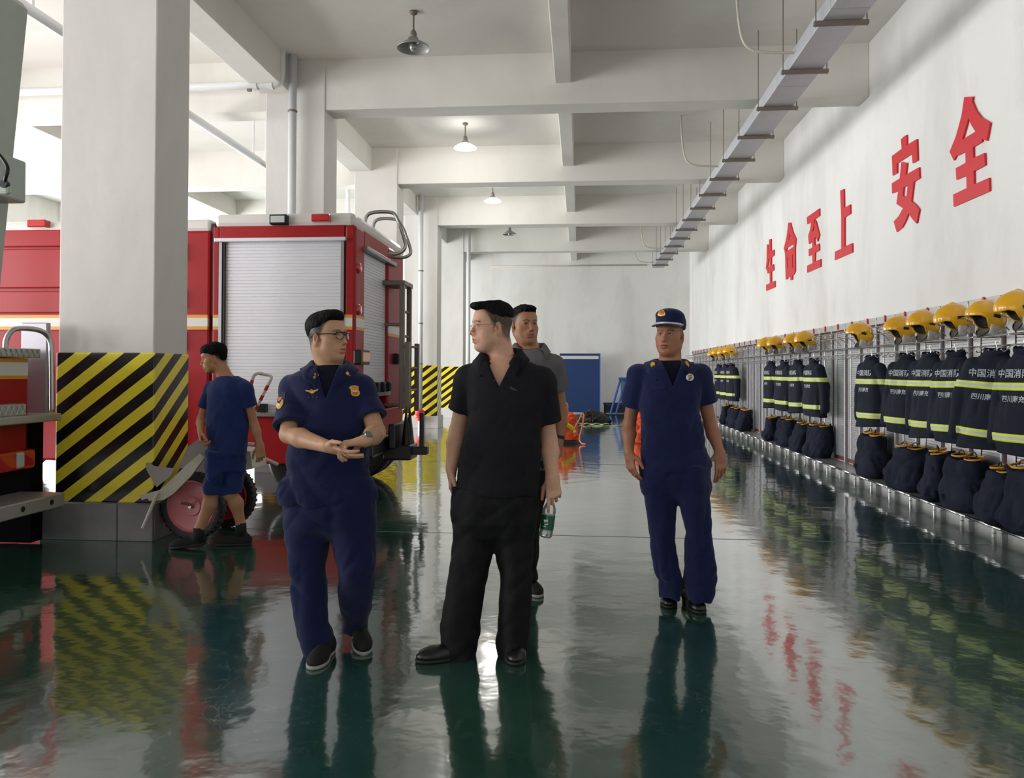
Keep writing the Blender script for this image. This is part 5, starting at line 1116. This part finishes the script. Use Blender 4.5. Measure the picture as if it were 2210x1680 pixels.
# ================================================================ man in uniform and cap
def man_cap():
    Y = 4.85; nb = atY(1446, 785, Y+.02); root = empty('person', (atY(1455, 900, Y)[0], Y, 0), 'person in navy uniform and peaked cap, walking towards the camera', 'person')
    H = Head(atY(1446, 727, Y), frame(-24, 0, 2), .985, .004, .003)
    T = sil([(318, 305, 440, .0, .08), (335, 262, 480, 0, .105), (355, 235, 515, 0, .118), (400, 226, 525, 0, .125), (470, 232, 522, -.01, .13), (560, 236, 522, -.01, .132), (650, 240, 534, -.01, .136), (740, 236, 546, 0, .138), (790, 232, 560, 0, .14), (820, 231, 568, 0, .142), (840, 240, 560, 0, .14)], 1280, 640, 2.27, Y)
    def hands(X, J):
        hand(X, J['wA'], (.14, -.16, -1), (.75, .55, -.05), 1, [(16, 20, 12), (20, 24, 14), (24, 28, 16), (28, 30, 18)], .6, (.35, .35, .2, .9))
        hand(X, J['wB'], (.06, -.14, -1), (-.35, .9, -.1), -1, [(6, 14, 8), (18, 24, 14), (26, 30, 18), (30, 30, 20)], 1.3, (.45, .3, .2, .9))
    sp = dict(torso=T, yaw=0, nb=nb, head=H, h=.0033, arm=1.02, nr=.062, joints=dict(sA=(1376, 812, Y), eA=(1358, 918, Y+.05), wA=(1357, 977, Y-.04), sB=(1510, 812, Y), eB=(1533, 918, Y+.06), wB=(1553, 977, Y)),
              reach=[atY(1372, 1032, Y-.05), atY(1566, 1038, Y-.05)], hands=hands, hem=(.62, .54), sw=.074, shr=.064, tint=skin_tint(H, (160, 110, 84), .5, sides=.8), cloth=M_navy, inner=M_navyd, seed=51, gaze=(-.15, 0),
              neckcut=lambda X: vcut(X, nb, 0, .048, .12), shirt_label='navy short-sleeved uniform shirt')
    J, body, shirt = upper(root, sp)
    col_ = collar(root, np.array(nb)-[0, 0, .03], 0, .078, .124, .052, -.002, .018, M_navy, 32, .012, tipx=.02, bv=bvh_of([shirt]))
    # cap: crown, peak, braid, emblem
    Rc = frame(-24, 7, 2); cc = H.w(0, -.004, .075); Xc = Vox(cc-.16, cc+.17, .0036)
    W_ = lambda a, b, c: cc+Rc[0]*a+Rc[1]*b+Rc[2]*c
    Xc.ell(W_(0, -.005, .005), (.090, .110, .095), Rc, .0); Xc.ell(W_(0, .030, .050), (.086, .078, .040), Rc, .02); Xc.plane(W_(0, 0, -.022), -Rc[2]); Xc.plane(W_(0, 0, .080), Rc[2]+Rc[1]*-.2)
    cap_ = smesh('peaked_cap', Xc.mesh(), M_navy, root, None, 'navy peaked cap')
    g = []
    for t in np.linspace(-68, 68, 25):
        a = math.radians(t); o_ = W_(.086*math.sin(a), -.005+.106*math.cos(a), -.016); e = .10*math.cos(a*1.25)**.8 if abs(t) < 72 else 0
        q = W_((.086+e*.42)*math.sin(a), -.005+(.106+e)*math.cos(a), -.016-.22*e); g.append([o_-Rc[1]*.006, o_+Rc[2]*.003, (o_+q)/2+Rc[2]*.006, q, q-Rc[2]*.004, (o_+q)/2+Rc[2]*.001, o_-Rc[2]*.003-Rc[1]*.006])
    obj('cap_peak', MB().sheet(g), mat('peak_black', srgb(16, 18, 32), .4), cap_, True)
    g = [[W_(.0885*math.sin(a), -.005+.1085*math.cos(a), z) for z in (-.014, -.001)] for a in np.linspace(-1.15, 1.15, 31)]
    obj('cap_braid', MB().sheet([[p+nrm(p-cc)*e for p, e in ((q[0], -.002), (q[0], .003), (q[1], .003), (q[1], -.002))] for q in g]), M_silver, cap_, True)
    for s in (-1, 1): obj('cap_button', MB().lathe([(0, .006), (.006, .005), (.0075, 0)], W_(.089*math.sin(s*1.22), -.005+.108*math.cos(s*1.22), -.006), Rc[0]*s, 12), M_gold, cap_, True)
    bvc = bvh_of([cap_]); C = lambda x, y: (1380+x/11.2, 650+y/11.2)
    patch('cap_emblem', [C(*p) for p in ((540, 204), (600, 240), (632, 300), (622, 350), (540, 370), (462, 358), (450, 320), (490, 250))], bvc, M_gold, cap_, .005); patch('cap_emblem_centre', [C(*p) for p in ((542, 236), (590, 272), (596, 310), (545, 340), (494, 312), (502, 270))], bvc, M_goldd, cap_, .007)
    La = sil([(835, 238, 412), (960, 250, 412), (1050, 260, 408), (1150, 270, 402), (1250, 284, 406), (1350, 312, 426), (1420, 332, 440), (1462, 336, 440)], 1280, 640, 2.27, Y, .9)
    Lb = sil([(835, 400, 562), (960, 408, 568), (1050, 430, 576), (1150, 452, 580), (1250, 448, 592), (1350, 444, 598), (1420, 448, 590), (1482, 456, 574)], 1280, 640, 2.27, Y-.05, .9)
    La = [(z, x, y, a, max(min(b, .115), .085)) for z, x, y, a, b in La]; Lb = [(z, x, y, a, max(min(b, .115), .085)) for z, x, y, a, b in Lb]
    legs(root, La, Lb, sil([(825, 236, 564, 0, .135), (880, 242, 562, 0, .138), (930, 250, 566, 0, .125), (965, 262, 552, 0, .10), (1010, 330, 490, 0, .05)], 1280, 640, 2.27, Y), M_navy, 61)
    t = atZ(1444, 1314); shoe(root, t+[.02, .27, 0], t, M_shoe, M_soleb); t = atZ(1512, 1326); shoe(root, t+[-.05, .265, 0], t, M_shoe, M_soleb)
    bv = bvh_of([shirt, col_]); S = lambda x, y: (1180+x/6.4625, 720+y/6.4625)
    for q in ([(1450, 440), (1458, 418), (1486, 406), (1508, 418), (1510, 452), (1484, 452), (1478, 466), (1456, 466)], [(1930, 400), (1950, 396), (1972, 414), (1984, 460), (1974, 468), (1942, 440)]): patch('collar_badge', [S(*p) for p in q], bv, M_gold, root, .006)
    cx, cy = 1995, 614
    b1 = patch('chest_badge', [S(cx+54*math.cos(a), cy+50*math.sin(a)) for a in np.linspace(0, 2*math.pi, 18, endpoint=False)], bv, M_bwhite, root, .003)
    patch('chest_badge_face', [S(cx+42*math.cos(a), cy+38*math.sin(a)) for a in np.linspace(0, 2*math.pi, 16, endpoint=False)], bv, mat('badge_dark', srgb(38, 32, 28), .4), root, .004)
    patch('chest_badge_bird', [S(*p) for p in ((1966, 604), (1990, 588), (2022, 598), (2010, 612), (1990, 622))], bv, M_gold, root, .0055); patch('chest_badge_wave', [S(*p) for p in ((1968, 628), (2026, 626), (2012, 642), (1984, 644))], bv, mat('badge_blue', srgb(150, 164, 190), .4), root, .0055)
    for (x0, x1) in ((1385, 1650), (1845, 2040)):
        patch('pocket_flap', [S(x0, 700), S((x0+x1)/2, 700), S(x1, 700), S(x1, 770), S((x0+x1)/2, 790), S(x0, 770)], bv, M_navy, root, .006)
    obj('waist_band', MB().sheet([[(x+a*math.cos(t), y+b_*math.sin(t), z) for t in np.linspace(0, 2*math.pi, 49)] for (z, x, y, a, b_) in sil([(768, 244, 540, 0, .132), (772, 236, 550, 0, .14), (788, 236, 552, 0, .14), (792, 246, 542, 0, .132)], 1280, 640, 2.27, Y)]), M_navy, root, True)
man_cap()
# ================================================================ man in grey polo, mostly hidden
def man_grey():
    Y = 5.1; nb = atY(1143, 752, Y+.02); root = empty('person', (atY(1145, 900, Y)[0], Y, 0), 'person in grey polo shirt standing half hidden behind the black polo', 'person')
    H = Head(atY(1131, 706, Y), frame(30, 2, 0), 1.0, .002, 0)
    T = sil([(755, 1118, 1172, 0, .075), (768, 1095, 1196, 0, .1), (785, 1086, 1206, 0, .115), (830, 1088, 1202, 0, .12), (900, 1090, 1196, 0, .125), (1000, 1086, 1196, 0, .13), (1010, 1087, 1195, 0, .13)], 0, 0, 1., Y)
    def hands(X, J):
        for a, s in (('A', 1), ('B', -1)): hand(X, J['w'+a], (0, -.1, -1), (s*.9, .3, 0), s, [(20, 28, 18), (24, 30, 20), (28, 32, 20), (30, 34, 20)], .5, (.3, .3, .2, .9))
    sp = dict(torso=T, yaw=0, nb=nb, head=H, h=.0035, joints=dict(sA=(1098, 792, Y), eA=(1085, 890, Y+.05), wA=(1088, 955, Y), sB=(1196, 792, Y), eB=(1212, 892, Y+.05), wB=(1207, 952, Y)), arm=1.0, reach=[atY(1210, 1005, Y), atY(1085, 1005, Y)],
              hands=hands, hem=(.52, .52), sw=.070, shr=.062, tint=skin_tint(H, (172, 124, 96), 1.), cloth=M_grey, seed=71, shirt_label='grey polo shirt')
    J, body, shirt = upper(root, sp)
    collar(root, np.array(nb)-[0, 0, .02], 10, .078, .116, .050, .0, .014, M_grey, 34, .01, tipx=.014, bv=bvh_of([shirt]))
    hairdo(root, H, [((0, -.012, .078), (.078, .096, .068)), ((0, .045, .112), (.058, .050, .028), .02), ((.02, .086, .112), (.028, .022, .014), .015), ((-.015, .088, .110), (.022, .018, .012), .012)], [], 9, .003)
    d = nrm(J['wB']-J['eB']); obj('wrist_watch', MB().lathe([(.026, -.012), (.034, -.010), (.034, .010), (.026, .012)], J['wB']-d*.02, d, 24), M_blkp, root, 40)
    La = sil([(1000, 1088, 1144), (1100, 1092, 1140), (1200, 1096, 1136), (1262, 1096, 1136)], 0, 0, 1., Y+.1, .9); Lb = sil([(1000, 1138, 1196), (1060, 1126, 1180), (1120, 1116, 1170), (1200, 1112, 1162), (1250, 1116, 1160)], 0, 0, 1., Y-.02, .9)
    legs(root, La, Lb, sil([(990, 1088, 1195, 0, .125), (1060, 1092, 1192, 0, .125)], 0, 0, 1., Y), M_blackt, 81)
    t = atZ(1162, 1291); shoe(root, t+[-.08, .26, 0], t, M_shoef, M_sole, .95); t = atZ(1112, 1286); shoe(root, t+[-.02, .27, 0], t, M_shoef, M_sole, .95)
man_grey()
# ================================================================ youth in blue training kit
def youth():
    Y = 6.15; nb = atY(487, 818, Y+.0); root = empty('person', (atY(485, 900, Y)[0], Y, 0), 'person in blue t-shirt and shorts, walking past the hazard column', 'person')
    H = Head(atY(464, 776, Y), frame(-70, -10, 0), .96, 0, 0)
    T = sil([(125, 690, 850, 0, .07), (150, 660, 900, 0, .09), (190, 625, 925, 0, .105), (260, 612, 930, 0, .115), (400, 610, 926, 0, .12), (550, 612, 922, 0, .12), (700, 606, 914, 0, .122), (755, 604, 908, 0, .122), (762, 608, 904, 0, .12)], 290, 780, 3.817, Y)
    knA, anA = atY(*SB(640, 1075), Y-.06), atY(*SB(532, 1385), Y-.10); knB, anB = atY(*SB(792, 1085), Y), atY(*SB(878, 1345), Y+.05)
    def extra(X):
        for kn, an, hp in ((knA, anA, atY(470, 1000, Y-.03)), (knB, anB, atY(500, 1000, Y+.04))):
            X.cap(hp, kn, .06, .05, .02); c = kn*.66+an*.34+[.012, .01, 0]; X.cap(kn, c, .050, .054, .03); X.cap(c, an, .053, .036, .03); X.cap(an, an-[0, 0, .1], .036, .036, .02); X.ell(kn+[-.02, -.015, 0], (.04, .04, .045), None, .03)
            X.cap(hp, atY(487, 945, Y), .06, .075, .05)
    def hands(X, J):
        hand(X, J['wA'], (.16, -.2, -.9), (.9, .3, .1), 1, [(40, 55, 35), (46, 60, 40), (50, 62, 40), (54, 62, 40)], .4, (.25, .5, .4, .8), .95); hand(X, J['wB'], (.10, .0, -1), (-.5, .8, 0), -1, [(30, 45, 30), (36, 50, 34), (40, 52, 36), (44, 54, 36)], .4, (.3, .5, .3, .9), .95)
    sp = dict(torso=T, yaw=-12, nb=nb, head=H, h=.0036, arm=.88, nr=.055, joints=dict(sA=(456, 840, Y+.08), eA=(434, 906, Y+.08), wA=(433, 930, Y-.1), sB=(530, 842, Y-.04), eB=(549, 918, Y+.02), wB=(561, 962, Y+.02)), reach=[anA, anB, atY(566, 1002, Y)], zlow=.10,
              hands=hands, extra=extra, hem=(.62, .46), sw=.066, shr=.056, tint=skin_tint(H, (172, 124, 92), 1.0, line=[-.06, -.045, -.01, .012, .03, .05, .062, .07, .078]), cloth=M_blue, seed=91, shirt_label='blue short-sleeved t-shirt', wz=[1.2, 1.1, .6])
    J, body, shirt = upper(root, sp)
    obj('neck_rib', MB().tube([nb+[.074*math.cos(a), .074*math.sin(a)-.004, -.030+.018*math.sin(a)] for a in np.linspace(0, 2*math.pi, 40, endpoint=False)], .007, 8, closed=True), M_blue, root, True)
    hairdo(root, H, [((0, -.008, .070), (.082, .103, .078)), ((0, .048, .086), (.066, .058, .040), .02), ((0, -.052, .030), (.067, .048, .068), .02)], [((0, .112, 0), (0, 1, 0))], 13, .002)
    SA = sil([(740, 604, 780), (850, 600, 770), (950, 592, 752), (1040, 586, 730), (1072, 585, 724)], 290, 780, 3.817, Y-.05, 1.15); SB_ = sil([(740, 720, 905), (850, 716, 900), (950, 720, 892), (1040, 724, 886), (1078, 726, 882)], 290, 780, 3.817, Y+.02, 1.15)
    legs(root, SA, SB_, sil([(735, 606, 904, 0, .12), (800, 604, 900, 0, .125), (900, 600, 892, 0, .12)], 290, 780, 3.817, Y), M_blue, 101, name='shorts', wr=1.)
    hl = atZ(430, 1178); tp = atZ(378, 1186); 
    for an, h_, t_ in ((anA, np.array([anA[0]+.05, anA[1]+.02, .03]), np.array([anA[0]-.2, anA[1]-.03, .0])), (anB, np.array([anB[0]+.08, anB[1]+.02, 0]), np.array([anB[0]-.19, anB[1]-.03, 0]))):
        s_ = shoe(root, h_, h_+nrm(t_-h_)*.27, M_shoef, M_soleb, .95, ank=an-[0, 0, .06])
        obj('sock', MB().tube([an-[0, 0, .09], an-[0, 0, .03], an+[0, 0, .015]], [.045, .043, .042], 18), M_shoef, root, True)
youth()
# ================================================================ cable tray, lamps, pipes
M_tray = mat('galvanised_tray', srgb(186, 187, 192), .45, metal=.35, noise=.08, nscale=4); M_rod = mat('rusty_rod', srgb(128, 118, 106), .6, metal=.4); M_pipe = mat('white_pvc', srgb(214, 216, 218), .35)
TX0, TX1, TZ = 2.30, 2.67, 4.8
tr = empty('cable_tray', ((TX0+TX1)/2, 14, TZ), 'long galvanised cable tray hung from rods below the ceiling', 'cable tray')
for k, y0 in enumerate(np.arange(1.5, 25.6, 2.0)):
    obj('tray_section', MB().bbox((TX0, y0+.006, TZ), (TX1, min(y0+1.994, 25.8), TZ+.16), .008), M_tray, tr)
for k, y0 in enumerate(np.arange(1.6, 25.6, 1.23)):
    br = obj('bracket_bar', MB().bbox((TX0-.08, y0-.025, TZ-.045), (TX1+.06, y0+.025, TZ-.004), .004), M_rod, tr)
    for x in (TX0-.06, TX1+.045): obj('hanger_rod', MB().tube([(x, y0, TZ-.06), (x, y0, ZC if not any(0 <= y0-(Y0+q*BAY)-.02 <= .4 for q in range(-3, 6)) else ZB)], .006, 6), M_rod, br)
M_cond = mat('beige_conduit', srgb(192, 186, 170), .5)
for i, y0 in enumerate((8.75, 13.5, 22.4, 25.2)):
    c = obj('conduit', MB().tube(smoothline([(TX0-.62, y0, ZC), (TX0-.60, y0, ZC-.45), (TX0-.55, y0, TZ+.22), (TX0-.42, y0, TZ+.12), (TX0-.1, y0, TZ+.1), (TX0+.02, y0, TZ+.1)], 2), .016, 8), M_cond, None, True)
    tag(c, 'beige conduit dropping from ceiling into cable tray, %s from the camera' % ORD[i], 'conduit', 'ceiling conduits to the tray')
c = obj('wall_conduit', MB().tube([(TX1, 11.02, TZ+.32), (XW-.01, 11.02, TZ+.34)], .014, 8), M_cond, None, True); tag(c, 'thin conduit from cable tray across to the right wall under beam', 'conduit')
b = obj('far_conduit', MB().tube([(-3.2, YF-.02, 5.16), (2.3, YF-.02, 5.18)], .025, 8), M_cond, None, True); tag(b, 'grey conduit line running high across the far wall', 'conduit')
# pendant lamps
M_lgl = mat('lamp_glow', (1., .98, .94, 1), .4, emit=14.); M_shade = mat('enamel_shade', srgb(150, 152, 150), .35, metal=.3); M_shadeg = mat('enamel_shade_green', srgb(84, 100, 92), .3)
LZ = 5.40; LX = -2.03
def lamp(y, lit, full, label, power=0):
    r = empty('pendant_lamp', (LX, y, ZC), label, 'lamp', 'enamel pendant lamps')
    obj('ceiling_rose', MB().lathe([(0, 0), (.05, 0), (.045, -.03), (.015, -.035)], (LX, y, ZC), (0, 0, 1), 16), M_rod, r, True)
    obj('stem', MB().tube([(LX, y, ZC-.03), (LX, y, LZ+.13)], .011, 8), M_rod, r)
    obj('socket', MB().lathe([(.012, .16), (.03, .14), (.042, .10), (.040, .07), (.028, .055)], (LX, y, LZ), (0, 0, 1), 16), M_rod, r, True)
    if full:
        obj('neck_ring', MB().lathe([(.028, .07), (.06, .055), (.06, .02), (.07, .01)], (LX, y, LZ), (0, 0, 1), 20), M_steel, r, True)
        obj('shade', MB().lathe([(.055, .02), (.10, .0), (.19, -.05), (.20, -.075), (.196, -.072), (.186, -.045), (.10, .008), (.055, .028)], (LX, y, LZ), (0, 0, 1), 32), M_lgl if lit else M_shade, r, True) if not lit else obj('shade', MB().lathe([(.055, .02), (.10, .0), (.19, -.05), (.20, -.065), (.186, -.045), (.10, .008)], (LX, y, LZ), (0, 0, 1), 32), mat('lit_translucent_shade', (1., .99, .96, 1), .4, emit=6.), r, True)
        obj('bulb', MB().lathe([(1e-4, -.10), (.03, -.095), (.05, -.06), (.045, -.02), (.02, .02)], (LX, y, LZ), (0, 0, 1), 16), M_lgl if lit else M_shade, r, True)
        if lit:
            l = bpy.data.lights.new('pendant_light', 'POINT'); l.energy = power; l.shadow_soft_size = .06; l.color = (1, .97, .92); o = bpy.data.objects.new('pendant_light', l); COL.objects.link(o); o.parent = r; o.location = (0, 0, LZ-ZC-.14)
for y, lit, full, lab, pw in ((9.35, 0, 1, 'unlit enamel pendant lamp nearest the camera, green-grey shade', 0), (13.65, 1, 1, 'larger lit pendant lamp glowing white below the ceiling', 45), (18.0, 1, 1, 'smaller lit pendant lamp glowing white, third along the hall', 40), (22.3, 0, 1, 'unlit grey pendant lamp near the far wall', 0), (26.2, 0, 0, 'bare lamp holder without shade, last in the row', 0)): lamp(y, lit, full, lab, pw)
# pipes at the columns
p0 = atY(631, 300, Y0+BAY-.17)
vp = empty('drain_pipe', (p0[0], p0[1], 0), 'white drain pipe standing in front of the column behind the engine', 'pipe')
obj('pipe_run', MB().tube([(p0[0], p0[1], .0), (p0[0], p0[1], ZC)], .055, 16), M_pipe, vp, True)
for z in (2.2, 3.55, 5.0): obj('pipe_clip', MB().lathe([(.058, -.012), (.064, -.012), (.064, .012), (.058, .012)], (p0[0], p0[1], z), (0, 0, 1), 16), M_rod, vp)
q0, q1 = atY(390, 183, Y0+BAY-.3), atY(598, 183, Y0+BAY-.3)
hz = empty('branch_pipe', (q1[0], q1[1], q1[2]), 'white horizontal branch pipe with elbow under the beam', 'pipe')
obj('pipe_run', MB().tube(smoothline([(q0[0]-3, q0[1], q1[2]), (q1[0]-.1, q1[1], q1[2]), (q1[0]+.02, q1[1], q1[2]+.02), (q1[0]+.06, q1[1], q1[2]+.12), (q1[0]+.06, q1[1], ZC)], 3), .055, 16), M_pipe, hz, True)
for dx in (-.08, -.3): obj('pipe_collar', MB().lathe([(.056, -.03), (.066, -.03), (.066, .03), (.056, .03)], (q1[0]+dx, q1[1], q1[2]), (1, 0, 0), 16), M_pipe, hz)
obj('pipe_hanger', MB().bbox((q1[0]-.42, q1[1]-.02, q1[2]-.08), (q1[0]-.36, q1[1]+.02, q1[2]+.3), .004), M_rod, hz)
p4 = atY(908, 600, Y0+3*BAY-.24); p4p = empty('drain_pipe', (p4[0], p4[1], 0), 'white drain pipe with red foot fitting beside the fourth column', 'pipe')
obj('pipe_run', MB().tube([(p4[0], p4[1], .42), (p4[0], p4[1], ZC)], .06, 16), M_pipe, p4p, True); obj('foot_fitting', MB().lathe([(.05, 0), (.11, .0), (.11, .07), (.08, .1), (.12, .16), (.12, .24), (.07, .27)], (p4[0], p4[1], .20), (0, 0, 1), 16), M_tag, p4p, 40, label='red foot fitting'); obj('foot_stub', MB().tube([(p4[0], p4[1], 0), (p4[0], p4[1], .2)], .05, 12), M_pipe, p4p)
for z in (1.6, 2.6, 3.9): obj('pipe_clip', MB().lathe([(.062, -.012), (.07, -.012), (.07, .012), (.062, .012)], (p4[0], p4[1], z), (0, 0, 1), 16), M_rod, p4p)
p5 = atY(1011, 650, Y0+4*BAY-.17); p5p = empty('drain_pipe', (p5[0], p5[1], 0), 'white drain pipe at the last column before the far wall', 'pipe'); obj('pipe_run', MB().tube([(p5[0], p5[1], 0), (p5[0], p5[1], ZC)], .06, 14), M_pipe, p5p, True)
p3 = atY(752, 420, Y0+2*BAY+.6); p3p = empty('hooked_pipe', (p3[0], p3[1], 0), 'slim white pipe with a bent top between second and third columns', 'pipe'); obj('pipe_run', MB().tube(smoothline([(p3[0], p3[1], 0), (p3[0], p3[1], p3[2]+.4), (p3[0]-.05, p3[1], p3[2]+.5), (p3[0]-.45, p3[1], p3[2]+.5)], 2), .045, 12), M_pipe, p3p, True)
ov = empty('overhead_pipe', (-5.33, 6, 4.9), 'white overhead pipe running lengthwise over the truck bay', 'pipe'); obj('pipe_run', MB().tube([(-5.33, 0, 4.9), (-5.33, 12.6, 4.9)], .06, 14), M_pipe, ov, True); obj('pipe_tip', MB().tube([(-5.33, 12.62, 4.9), (-5.33, 13.5, 4.9)], .05, 14), M_pipe, ov, True)
for y in (7.2, 12.4, 12.9): obj('pipe_hanger', MB().tube([(-5.33, y, 4.86), (-5.33, y, ZC)], .015, 6), M_pipe, ov)
# ================================================================ far end of the hall
M_mat = mat('blue_vinyl', srgb(26, 58, 108), .45, noise=.1, nscale=2); M_mats = mat('blue_frame', srgb(28, 84, 170), .4)
bm_ = empty('vaulting_mat', (-.0, 27.1, 0), 'tall blue board with a white stripe standing by far wall', 'board')
obj('mat_panel', MB().bbox((-.72, 27.0, .04), (.63, 27.14, 2.05), .015), M_mat, bm_); obj('mat_stripe', MB().box((-.72, 26.994, 1.86), (.61, 27.0, 1.97)), M_rwht, bm_); obj('mat_edge', MB().bbox((.63, 26.99, .02), (.67, 27.15, 2.06), .006), M_mats, bm_); obj('mat_foot', MB().bbox((.50, 26.7, .0), (.72, 27.3, .05), .006), M_mats, bm_)
hb = empty('trestle', (1.25, 26.3, 0), 'blue leaning steel trestle by far wall, half hidden by the cap wearer', 'trestle')
for (xa, xb) in ((.98, 1.32), (1.16, 1.50)): obj('trestle_leg', MB().bbox((-.03, -.03, 0), (.03, .03, .01), .003) if False else MB().tube([(xa, 26.2, 0.02), (xb, 26.4, 1.18)], .035, 8), M_mats, hb)
obj('trestle_top', MB().bbox((1.26, 26.2, 1.16), (1.7, 26.6, 1.24), .01), M_mats, hb); obj('trestle_board', MB().bbox((1.33, 26.38, .45), (1.6, 26.42, 1.15), .006), mat('grey_green_board', srgb(110, 130, 120), .6), hb)
for (xa, xb) in ((1.7, 1.42), (1.9, 1.62)): obj('trestle_leg', MB().tube([(xa+.2, 26.6, .02), (xb, 26.5, 1.18)], .035, 8), M_mats, hb)
lb = empty('low_bench', (1.0, 27.4, 0), 'low black bench along the far wall behind the trestle', 'bench'); obj('bench_top', MB().bbox((.78, 27.2, .30), (2.6, 27.6, .36), .01), M_blkp, lb); obj('bench_front', MB().bbox((.8, 27.22, .02), (2.58, 27.27, .29), .01), mat('bench_dark', srgb(30, 28, 34), .6), lb)
for x in (.84, 1.6, 2.5): obj('bench_leg', MB().bbox((x-.03, 27.3, 0), (x+.03, 27.5, .3), .005), M_blkp, lb)
def heap(name, c, r, m, seed, label, cat, amp=.05, extra=None):
    root = empty(name, (c[0], c[1], 0), label, cat); X = Vox((c[0]-r[0]*1.3, c[1]-r[1]*1.3, -.01), (c[0]+r[0]*1.3, c[1]+r[1]*1.3, r[2]*1.4), .014)
    X.ell((c[0], c[1], r[2]*.25), (r[0]*.9, r[1]*.9, r[2]*.8), None, 0); X.wrinkle(amp, 5, (1, 1, 1.), seed, None, None, True); X.wrinkle(amp*.5, 12, (1, 1, 1), seed+1, None, None, True); X.plane((0, 0, .004), (0, 0, -1)); smesh('bundle', X.mesh(), m, root); return root
M_orange = mat('orange_cloth', srgb(226, 84, 44), .7, noise=.2, nscale=8)
M_rope = mat('pale_rope', srgb(196, 190, 160), .7); M_ropeo = mat('orange_rope', srgb(214, 130, 84), .7)
heap('rope_bag', (.36, 21.9), (.5, .35, .32), M_blk, 5, 'black heap of gear on the floor near the blue board', 'gear', .05)
def rope(name, pts, r, m, label):
    o = obj(name, MB().tube(smoothline(pts, 3), r, 6), m, None, True); tag(o, label, 'rope')
rng = np.random.RandomState(5)
rope('rope', [(-.35+.085*i, 21.2+.16*math.sin(i*2.1)+.05*rng.randn(), .02+.03*(i % 3 == 0)) for i in range(14)], .016, M_rope, 'pale loose rope lying in front of the black heap')
rope('rope', [(.2+.12*i, 20.8+.07*math.sin(i*1.7), .015) for i in range(9)], .014, mat('green_rope', srgb(150, 166, 120), .7), 'greenish rope line on the floor right of the black heap')
ob = heap('rescue_suit', (-.33, 15.9), (.30, .26, .62), M_orange, 12, 'orange rescue suit with lime bands slumped on black mat', 'suit', .05)
obj('suit_band', MB().tube(smoothline([(-.35, 15.64, .40), (-.22, 15.66, .36), (-.13, 15.75, .26), (-.12, 15.72, .2)], 2), .04, 8), mat('lime_band', srgb(206, 224, 50), .5), ob, True); obj('suit_mat', MB().lathe([(0, .07), (.26, .07), (.31, .03), (.31, 0)], (-.30, 15.85, 0), (0, 0, 1), 24), M_blk, ob, True)
X = Vox((-.5, 15.6, .4), (0, 16.2, .95), .014); X.ell((-.31, 15.9, .72), (.07, .08, .10), None, 0); X.cap((-.31, 15.92, .5), (-.31, 15.9, .68), .07, .05, .03); smesh('dummy_head', X.mesh(), mat('dummy_beige', srgb(190, 146, 110), .6), ob)
rope('rope', [(-.12, 15.6, .30), (-.02, 15.6, .48), (.04, 15.62, .60), (.08, 15.6, .58), (.03, 15.58, .3), (-.03, 15.55, .1), (.02, 15.4, .02), (.10, 15.35, .02)], .016, M_ropeo, 'orange rope looping up from the rescue suit')
heap('rescue_suit', (1.30, 16.3), (.30, .26, .55), M_orange, 17, 'orange rescue suit mostly hidden behind the cap wearer', 'suit', .05)
rope('rope', [(1.02, 15.9, .02), (1.15, 15.8, .02), (1.3, 15.85, .02), (1.38, 15.75, .02)], .03, M_orange, 'orange strap on the floor behind the cap wearer')
